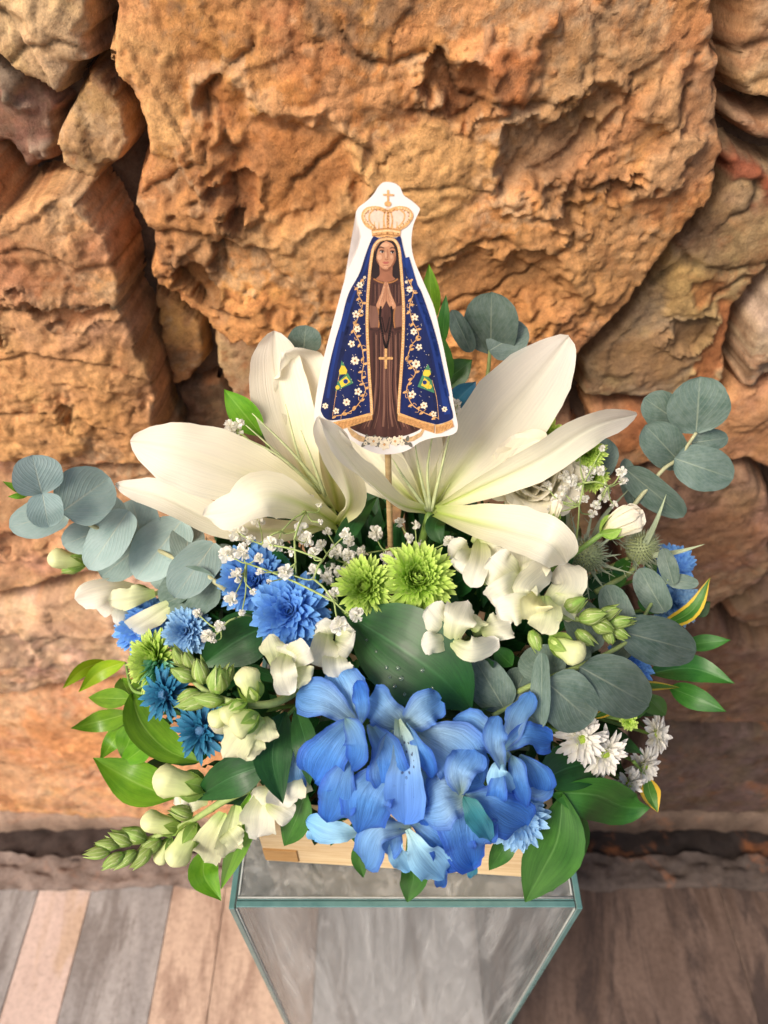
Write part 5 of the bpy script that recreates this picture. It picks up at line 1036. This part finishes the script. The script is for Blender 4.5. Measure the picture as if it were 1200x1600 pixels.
# ================================================================ ALSTROEMERIA
def alst(label, petals, centre):
    t = thing('alstroemeria', label, 'alstroemeria', 'blue alstroemeria blooms')
    for pts, hw, mat, kw in petals:
        kw = dict(kw); P = [DM(*q) for q in pts]
        if len(P) == 2:
            mm = P[0].lerp(P[1], .55); P = [P[0], mm + (CAM - mm).normalized() * (P[1] - P[0]).length * .16, P[1]]
        kw.setdefault('cup', random.uniform(-.15, .25)); kw.setdefault('ruffle', .20); kw.setdefault('roll', random.uniform(-.35, .35)); kw.setdefault('wob', .13); kw.setdefault('frill', .04)
        sheet('petal', M[mat], t, P, hw * px(P[1]), kw.pop('prof', 'obov'), nu=24, nv=14, crease=kw.pop('crease', .12), rfreq=kw.pop('rfreq', 2.6), **kw)
    p = DM(*centre); stem_down(t, p, .0022)
    return t
E_ = {}
alst('blue alstroemeria bloom at the left of the blue cluster', [
 ([(562,1135,.030),(515,1098,.044),(462,1084,.040)], 30, 'alstp', E_), ([(558,1130,.028),(540,1085,.038),(518,1040,.030)], 38, 'alstp', E_), ([(562,1138,.042),(566,1100,.054),(558,1064,.048)], 15, 'alst', E_),
 ([(552,1125,.046),(520,1165,.056),(492,1222,.050)], 40, 'alst', E_), ([(540,1122,.062),(560,1165,.072),(548,1206,.060)], 24, 'alst', dict(roll=.5, prof='leaf')), ([(548,1175,.050),(530,1230,.058),(512,1284,.044)], 33, 'alst', E_), ([(470,1170,.022),(456,1200,.03),(470,1240,.026)], 20, 'alstp', E_),
 ([(578,1130,.044),(606,1185,.060),(616,1252,.050)], 37, 'alst', dict(roll=.2)), ([(598,1205,.050),(575,1250,.060),(560,1302,.048)], 42, 'alst', dict(prof='round'))], (560, 1150, .02))
alst('blue alstroemeria bloom with dark freckles at the centre of the cluster', [
 ([(628,1136,.034),(660,1112,.046),(690,1094,.038)], 29, 'alstp', dict(prof='obtuse')), ([(630,1138,.034),(602,1112,.046),(576,1092,.038)], 30, 'alstp', dict(prof='obtuse')), ([(622,1124,.044),(634,1195,.060),(632,1290,.056)], 31, 'alsts', dict(roll=0, cup=.3)), ([(634,1130,.046),(656,1170,.060),(676,1216,.056)], 16, 'alst', dict(roll=.5)),
 ([(640,1140,.030),(700,1170,.048),(752,1222,.038)], 52, 'alstp', dict(roll=0)), ([(612,1140,.048),(598,1180,.058),(600,1232,.052)], 22, 'alstp', dict(roll=-.4)), ([(655,1195,.040),(690,1250,.046),(680,1300,.036)], 40, 'alst', E_)], (630, 1145, .02))
alst('blue alstroemeria bloom seen from its back with teal stripe', [
 ([(724,1240,.052),(690,1248,.058),(648,1268,.046)], 42, 'alstp', dict(prof='round')), ([(726,1244,.048),(728,1300,.054),(738,1352,.036)], 46, 'alst', dict(prof='round')), ([(726,1244,.052),(775,1262,.060),(824,1290,.044)], 38, 'alst', E_), ([(724,1244,.060),(748,1280,.068),(768,1318,.058)], 19, 'alstg', dict(prof='leaf')), ([(728,1330,.034),(738,1355,.034),(735,1372,.030)], 8, 'alstg', E_), ([(720,1240,.050),(720,1205,.058),(740,1170,.046)], 30, 'alstp', E_)], (724, 1245, .02))
alst('blue alstroemeria trumpet at the right of the blue cluster', [
 ([(800,1190,.030),(758,1150,.042),(708,1122,.032)], 27, 'alstp', E_), ([(792,1215,.050),(772,1165,.062),(778,1118,.056)], 20, 'alstp', dict(roll=.5)), ([(784,1176,.034),(806,1135,.044),(828,1082,.036)], 22, 'alstp', dict(roll=-.5)), ([(786,1172,.040),(822,1150,.052),(862,1158,.046)], 24, 'alst', E_),
 ([(800,1180,.044),(812,1220,.056),(822,1264,.048)], 19, 'alst', dict(roll=.4, prof='leaf')), ([(812,1180,.040),(838,1206,.048),(850,1245,.040)], 22, 'alst', E_), ([(786,1200,.052),(776,1232,.060),(774,1266,.052)], 18, 'alst', E_), ([(806,1215,.036),(834,1235,.044),(852,1220,.03)], 20, 'alstp', E_), ([(790,1180,.048),(780,1210,.058),(800,1262,.044)], 20, 'alstl', E_)], (800, 1190, .015))
alst('pale blue alstroemeria bloom hanging lowest over the wooden box', [
 ([(566,1302,.024),(526,1300,.036),(478,1282,.030)], 20, 'alstl', E_), ([(520,1270,.020),(500,1296,.03),(492,1312,.026)], 16, 'alstl', E_), ([(644,1294,.036),(592,1300,.050),(570,1356,.040)], 26, 'alstp', dict(roll=.3)), ([(636,1296,.042),(660,1335,.054),(694,1374,.042)], 28, 'alstl', dict(roll=.2)), ([(640,1278,.030),(690,1305,.042),(722,1352,.032)], 38, 'alst', E_), ([(676,1330,.034),(688,1360,.04),(690,1386,.034)], 11, 'alst', E_), ([(600,1270,.032),(605,1300,.042),(590,1330,.034)], 30, 'alstp', E_), ([(626,1300,.034),(622,1330,.042),(640,1362,.036)], 18, 'alstl', E_)], (640, 1285, .0))

# ================================================================ BABY'S BREATH
def gyp_mesh(seed):
    r_ = random.Random(seed); b = MB()
    for i in range(22):
        z = r_.uniform(-.15, 1); a = r_.uniform(0, 2 * math.pi); s = math.sqrt(max(0, 1 - z * z)); d = Vector((math.cos(a) * s, math.sin(a) * s, z)); side = d.orthogonal().normalized()
        nn_ = d.cross(side); q_ = Quaternion(d, r_.uniform(0, 6.3)); nn_ = q_ @ nn_
        V, Fc, U = sheet_geo([Vector((0, 0, 0)) + d * .15, d * .6 + nn_ * .1, d * r_.uniform(.85, 1.1) + nn_ * .3], .34, 'obtuse', nrm=nn_, cup=.3, ruffle=.3, rfreq=1.5, nu=5, nv=3, seed=i)
        b.add(V, Fc, U)
    me = bpy.data.meshes.new('floret'); me.from_pydata([tuple(v) for v in b.v], [], b.f); L = me.uv_layers.new(name='UVMap')
    for lp in me.loops: L.data[lp.index].uv = b.uv[lp.vertex_index]
    me.materials.append(M['gyp']); me.polygons.foreach_set('use_smooth', [True] * len(me.polygons)); return me
GY = [gyp_mesh(i) for i in range(4)]
def gyp(label, florets, hubs, Ym=False, root=None):
    t = thing('baby_breath', label, 'baby breath', 'baby breath sprays'); b = MB()
    H = P3(hubs, Ym)
    for i in range(len(H) - 1):
        m_ = H[i].lerp(H[i + 1], .5) + Vector((0, 0, .003)); V, Fc, U = tube_geo([H[i], m_, H[i + 1]], .0008, .0006, 5, 6); b.add(V, Fc, U)
    for k, (u, v, r, o_) in enumerate(florets):
        p = P3([(u, v, o_)], Ym)[0]; s = r * px(p); d = ((CAM - p).normalized() * .7 + Vector((random.uniform(-.7, .7), random.uniform(-.4, .4), .5))).normalized()
        o = bpy.data.objects.new('floret', GY[k % 4]); col.objects.link(o); o.parent = t; o.location = p - d * s * .4; o.scale = (s, s, s); o.rotation_euler = (d.to_track_quat('Z', 'Y') @ Quaternion((0, 0, 1), random.uniform(0, 6))).to_euler()
        h = min(H, key=lambda q_: (q_ - p).length); m_ = h.lerp(p, .5) + Vector((random.uniform(-.004, .004), 0, -.004)); V, Fc, U = tube_geo([h, m_, p - d * s * .5], .0006, .00045, 5, 7); b.add(V, Fc, U)
    b.build('stems', M['stemp'], t)
    return t
gyp('airy spray of baby breath in front of the left lily and blue blooms', [(370,830,16,.05),(353,866,15,.05),(377,862,14,.055),(367,898,14,.05),(361,933,12,.045),(422,848,13,.055),(404,872,9,.05),(420,793,14,.05),(402,810,13,.045),(448,893,13,.06),(406,893,7,.055),(470,826,13,.05),(478,842,13,.05),(489,863,10,.055),(539,834,10,.055),(462,775,8,.06),(485,777,6,.06),(498,788,6,.06),(501,815,5,.06),(490,893,13,.045),(528,977,16,.055),(556,960,13,.05),(435,852,10,.045),(453,862,9,.045),(515,930,9,.045),(524,923,8,.05),(378,957,6,.045),(420,909,5,.06),(390,842,9,.04),(440,800,8,.045),(395,925,6,.05)],
 [(465,930,.0),(462,880,.045),(460,842,.058),(478,800,.060),(440,830,.055),(410,850,.050),(505,875,.055),(490,905,.052),(522,940,.05),(385,880,.045)])
gyp('short baby breath tips beside the dark leaf at left', [(342,977,10,.045),(323,993,12,.045),(308,958,8,.04),(334,1000,6,.04)], [(400,965,.01),(370,965,.035),(345,985,.04)])
gyp('dense baby breath clump under the lilies behind the stick', [(588,832,13,.01),(525,860,13,.012),(545,868,12,.012),(567,862,11,.01),(512,903,12,.012),(530,892,11,.01),(640,840,9,.012),(655,850,8,.012),(605,870,12,.006),(575,885,10,.004),(620,880,10,.004),(548,905,10,.012),(515,885,10,.01),(700,845,10,.01),(625,815,9,.006),(650,820,8,.004),(545,845,10,.01),(500,850,10,.02),(512,830,8,.02)], [(570,920,-.03),(560,890,-.01),(540,880,.0),(600,860,-.006),(640,860,-.004)])
gyp('baby breath spray on the right behind the thistles', [(910,733,8,.395),(925,735,8,.395),(938,735,9,.395),(920,746,8,.39),(893,750,11,.385),(904,760,7,.385),(884,744,11,.385),(948,763,10,.39),(944,774,10,.39),(972,737,9,.395),(974,750,8,.395),(902,781,8,.38),(915,778,7,.38),(932,788,9,.38),(925,802,8,.378),(959,788,7,.385),(905,705,6,.40),(870,780,9,.375),(880,765,9,.38),(855,760,9,.38),(940,700,6,.40),(862,795,8,.375)], [(900,850,.36),(905,790,.37),(912,755,.385),(950,760,.385)], True)
gyp('single baby breath cluster behind the left lily petal', [(358,664,11,.42),(368,672,13,.42),(360,680,10,.42),(374,660,9,.42)], [(430,740,.41),(395,695,.415),(370,676,.42)], True)
gyp('baby breath speck to the right of the cutout hem', [(712,638,8,.42),(716,628,6,.42),(708,630,6,.42)], [(690,700,.435),(700,670,.43),(708,650,.424)], True)

# ================================================================ ROSES
def rose(label, pos, rpx, axis, rings, Ym=True, heart=True):
    p = PY(*pos) if Ym else DM(*pos); r = rpx * px(p); t = thing('rose', label, 'rose', 'cream roses'); x, y, z = frame(axis)
    for k, (n, rad, tilt, h) in enumerate(rings):
        for i in range(n):
            a = 2 * math.pi * i / n + k * 1.1 + random.uniform(-.2, .2); d = x * math.cos(a) + y * math.sin(a)
            pts = [p - z * r * .8 + d * r * .12, p - z * r * .35 + d * r * rad * .9, p + z * r * (h * .55) + d * r * rad, p + z * r * h + d * r * (rad + tilt)]
            sheet('petal', M['rose'], t, pts, r * (.55 + .25 * rad), 'obtuse', nrm=-d + z * .1, cup=.45, ruffle=.06, rfreq=1.2, nu=12, nv=8, wob=.06)
    if heart:
        V, Fc, U = blob_geo(p - z * r * .3, z, [(0, r * .2), (r * .4, r * .26), (r * .62, r * .16), (r * .7, r * .02)], 12, None, .12); mesh_obj('heart', V, Fc, M['rosec'], t, U)
    sepals(t, p - z * r * .85, z, r * .9); stem_down(t, p - z * r * .8, .002)
rose('cream rose half hidden behind the right lily petals', (836,745,.400), 54, toward(PY(832, 742, .405), .1, 0, -.1), [(3, .26, -.05, .42), (4, .48, .08, .40), (5, .74, .26, .30), (5, .95, .42, .12)])
rose('closed cream rosebud with green sepals at right', (970,818,.345), 35, (Vector((1, 0, 0)) * .75 + upv * .45 - fw * .35).normalized(), [(3, .2, -.16, 1.1), (3, .36, -.18, 1.0), (3, .46, -.14, .92)], heart=False)
rose('slim cream and green rosebud under the right lily petal', (868,800,.352), 17, (Vector((1, 0, 0)) * .15 + upv * .9 - fw * .3).normalized(), [(3, .2, -.16, 1.2), (3, .38, -.2, 1.1)], heart=False)

# ================================================================ THISTLES
def thistle(label, pos, rpx, axis, bracts):
    p = DM(*pos); r = rpx * px(p); t = thing('thistle', label, 'thistle', 'spiky green thistles'); x, y, z = frame(axis)
    V, Fc, U = blob_geo(p - z * r * .8, z, [(0, r * .4), (r * .3, r * .72), (r * .8, r * .8), (r * 1.3, r * .6), (r * 1.6, r * .25), (r * 1.65, r * .03)], 14); hd = mesh_obj('head', V, Fc, M['thistle'], t, U)
    b = MB()
    for i in range(230):
        h = (i + .5) / 230; th_ = i * 2.39996; zz = -.5 + 1.5 * h; s = math.sqrt(max(.02, 1 - min(1, abs(zz)) ** 2)); d = (x * math.cos(th_) * s + y * math.sin(th_) * s + z * zz).normalized()
        q_ = p + d * r * .72; V, Fc, U = tube_geo([q_, q_ + d * r * random.uniform(.2, .42)], r * .045, r * .006, 4, 2); b.add(V, Fc, U)
    b.build('spines', M['thistleb'], hd, 'stuff')
    for i in range(bracts):
        a = 2 * math.pi * i / bracts + random.uniform(-.2, .2); d = (x * math.cos(a) + y * math.sin(a) + z * random.uniform(-.1, .35)).normalized(); L = r * random.uniform(1.3, 2.3)
        br_ = sheet('bract', M['thistleb'], t, [p - z * r * .5 + d * r * .4, p - z * r * .4 + d * (r * .4 + L * .5), p - z * r * .2 + d * (r * .4 + L)], r * .10, 'needle', nrm=z, nu=7, nv=2, cup=.3)
        bb = MB()
        for k in range(4):
            q_ = p - z * r * .4 + d * (r * .5 + L * (.2 + .17 * k)); sd_ = d.cross(z).normalized() * (1 if k % 2 else -1); V, Fc, U = tube_geo([q_, q_ + sd_ * r * .3 + d * r * .25], r * .03, r * .004, 4, 2); bb.add(V, Fc, U)
        bb.build('spikes', M['thistleb'], br_, 'stuff')
    stem_down(t, p - z * r * .7, .0018, 'stemp')
    return t
thistle('spiky green thistle head under the drooping right lily petal', (916,868,.016), 32, dn(916, 868), 16)
tb = thistle('spiky yellow green thistle seen from behind at right', (1004,856,.022), 30, dn(1004, 856) + Vector((.4, .4, 0)), 13)
for pts in ([(1004,858,.03),(1025,815,.04),(1042,770,.04)], [(1020,868,.03),(1060,862,.04),(1102,850,.04)], [(895,850,.03),(888,810,.04),(886,770,.04)], [(925,845,.03),(945,805,.04),(985,762,.036)]):
    sheet('bract', M['thistleb'], tb, [DM(*q_) for q_ in pts], .0026, 'needle', nu=10, nv=3, cup=.4)
tube('stem', M['stemp'], tb, [DM(1004, 866, .03), DM(985, 895, .03), DM(955, 912, .014), DM(930, 925, -.01)], .0022, None, 7)

# ================================================================ DARK FILLER FOLIAGE inside the bouquet
b = MB()
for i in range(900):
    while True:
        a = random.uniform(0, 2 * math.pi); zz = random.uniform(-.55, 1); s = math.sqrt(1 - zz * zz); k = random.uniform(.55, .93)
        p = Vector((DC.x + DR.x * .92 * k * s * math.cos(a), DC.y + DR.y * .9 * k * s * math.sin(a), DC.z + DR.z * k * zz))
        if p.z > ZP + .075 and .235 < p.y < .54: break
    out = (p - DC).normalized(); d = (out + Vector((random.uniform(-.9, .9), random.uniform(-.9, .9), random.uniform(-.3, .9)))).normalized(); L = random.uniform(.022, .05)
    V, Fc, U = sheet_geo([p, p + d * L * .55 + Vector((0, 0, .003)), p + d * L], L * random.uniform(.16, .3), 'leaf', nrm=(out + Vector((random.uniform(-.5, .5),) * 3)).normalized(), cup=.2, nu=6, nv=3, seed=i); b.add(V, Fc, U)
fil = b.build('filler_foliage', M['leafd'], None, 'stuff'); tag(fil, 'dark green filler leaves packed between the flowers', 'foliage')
V, Fc, U = blob_geo(Vector((DC.x, .37, 1.19)), Vector((0, 0, 1)), [(-.08, .05), (-.04, .11), (.02, .135), (.08, .115), (.12, .07), (.135, .02)], 28, None, .06)
# every object parented to an empty that sits away from the origin keeps its world place
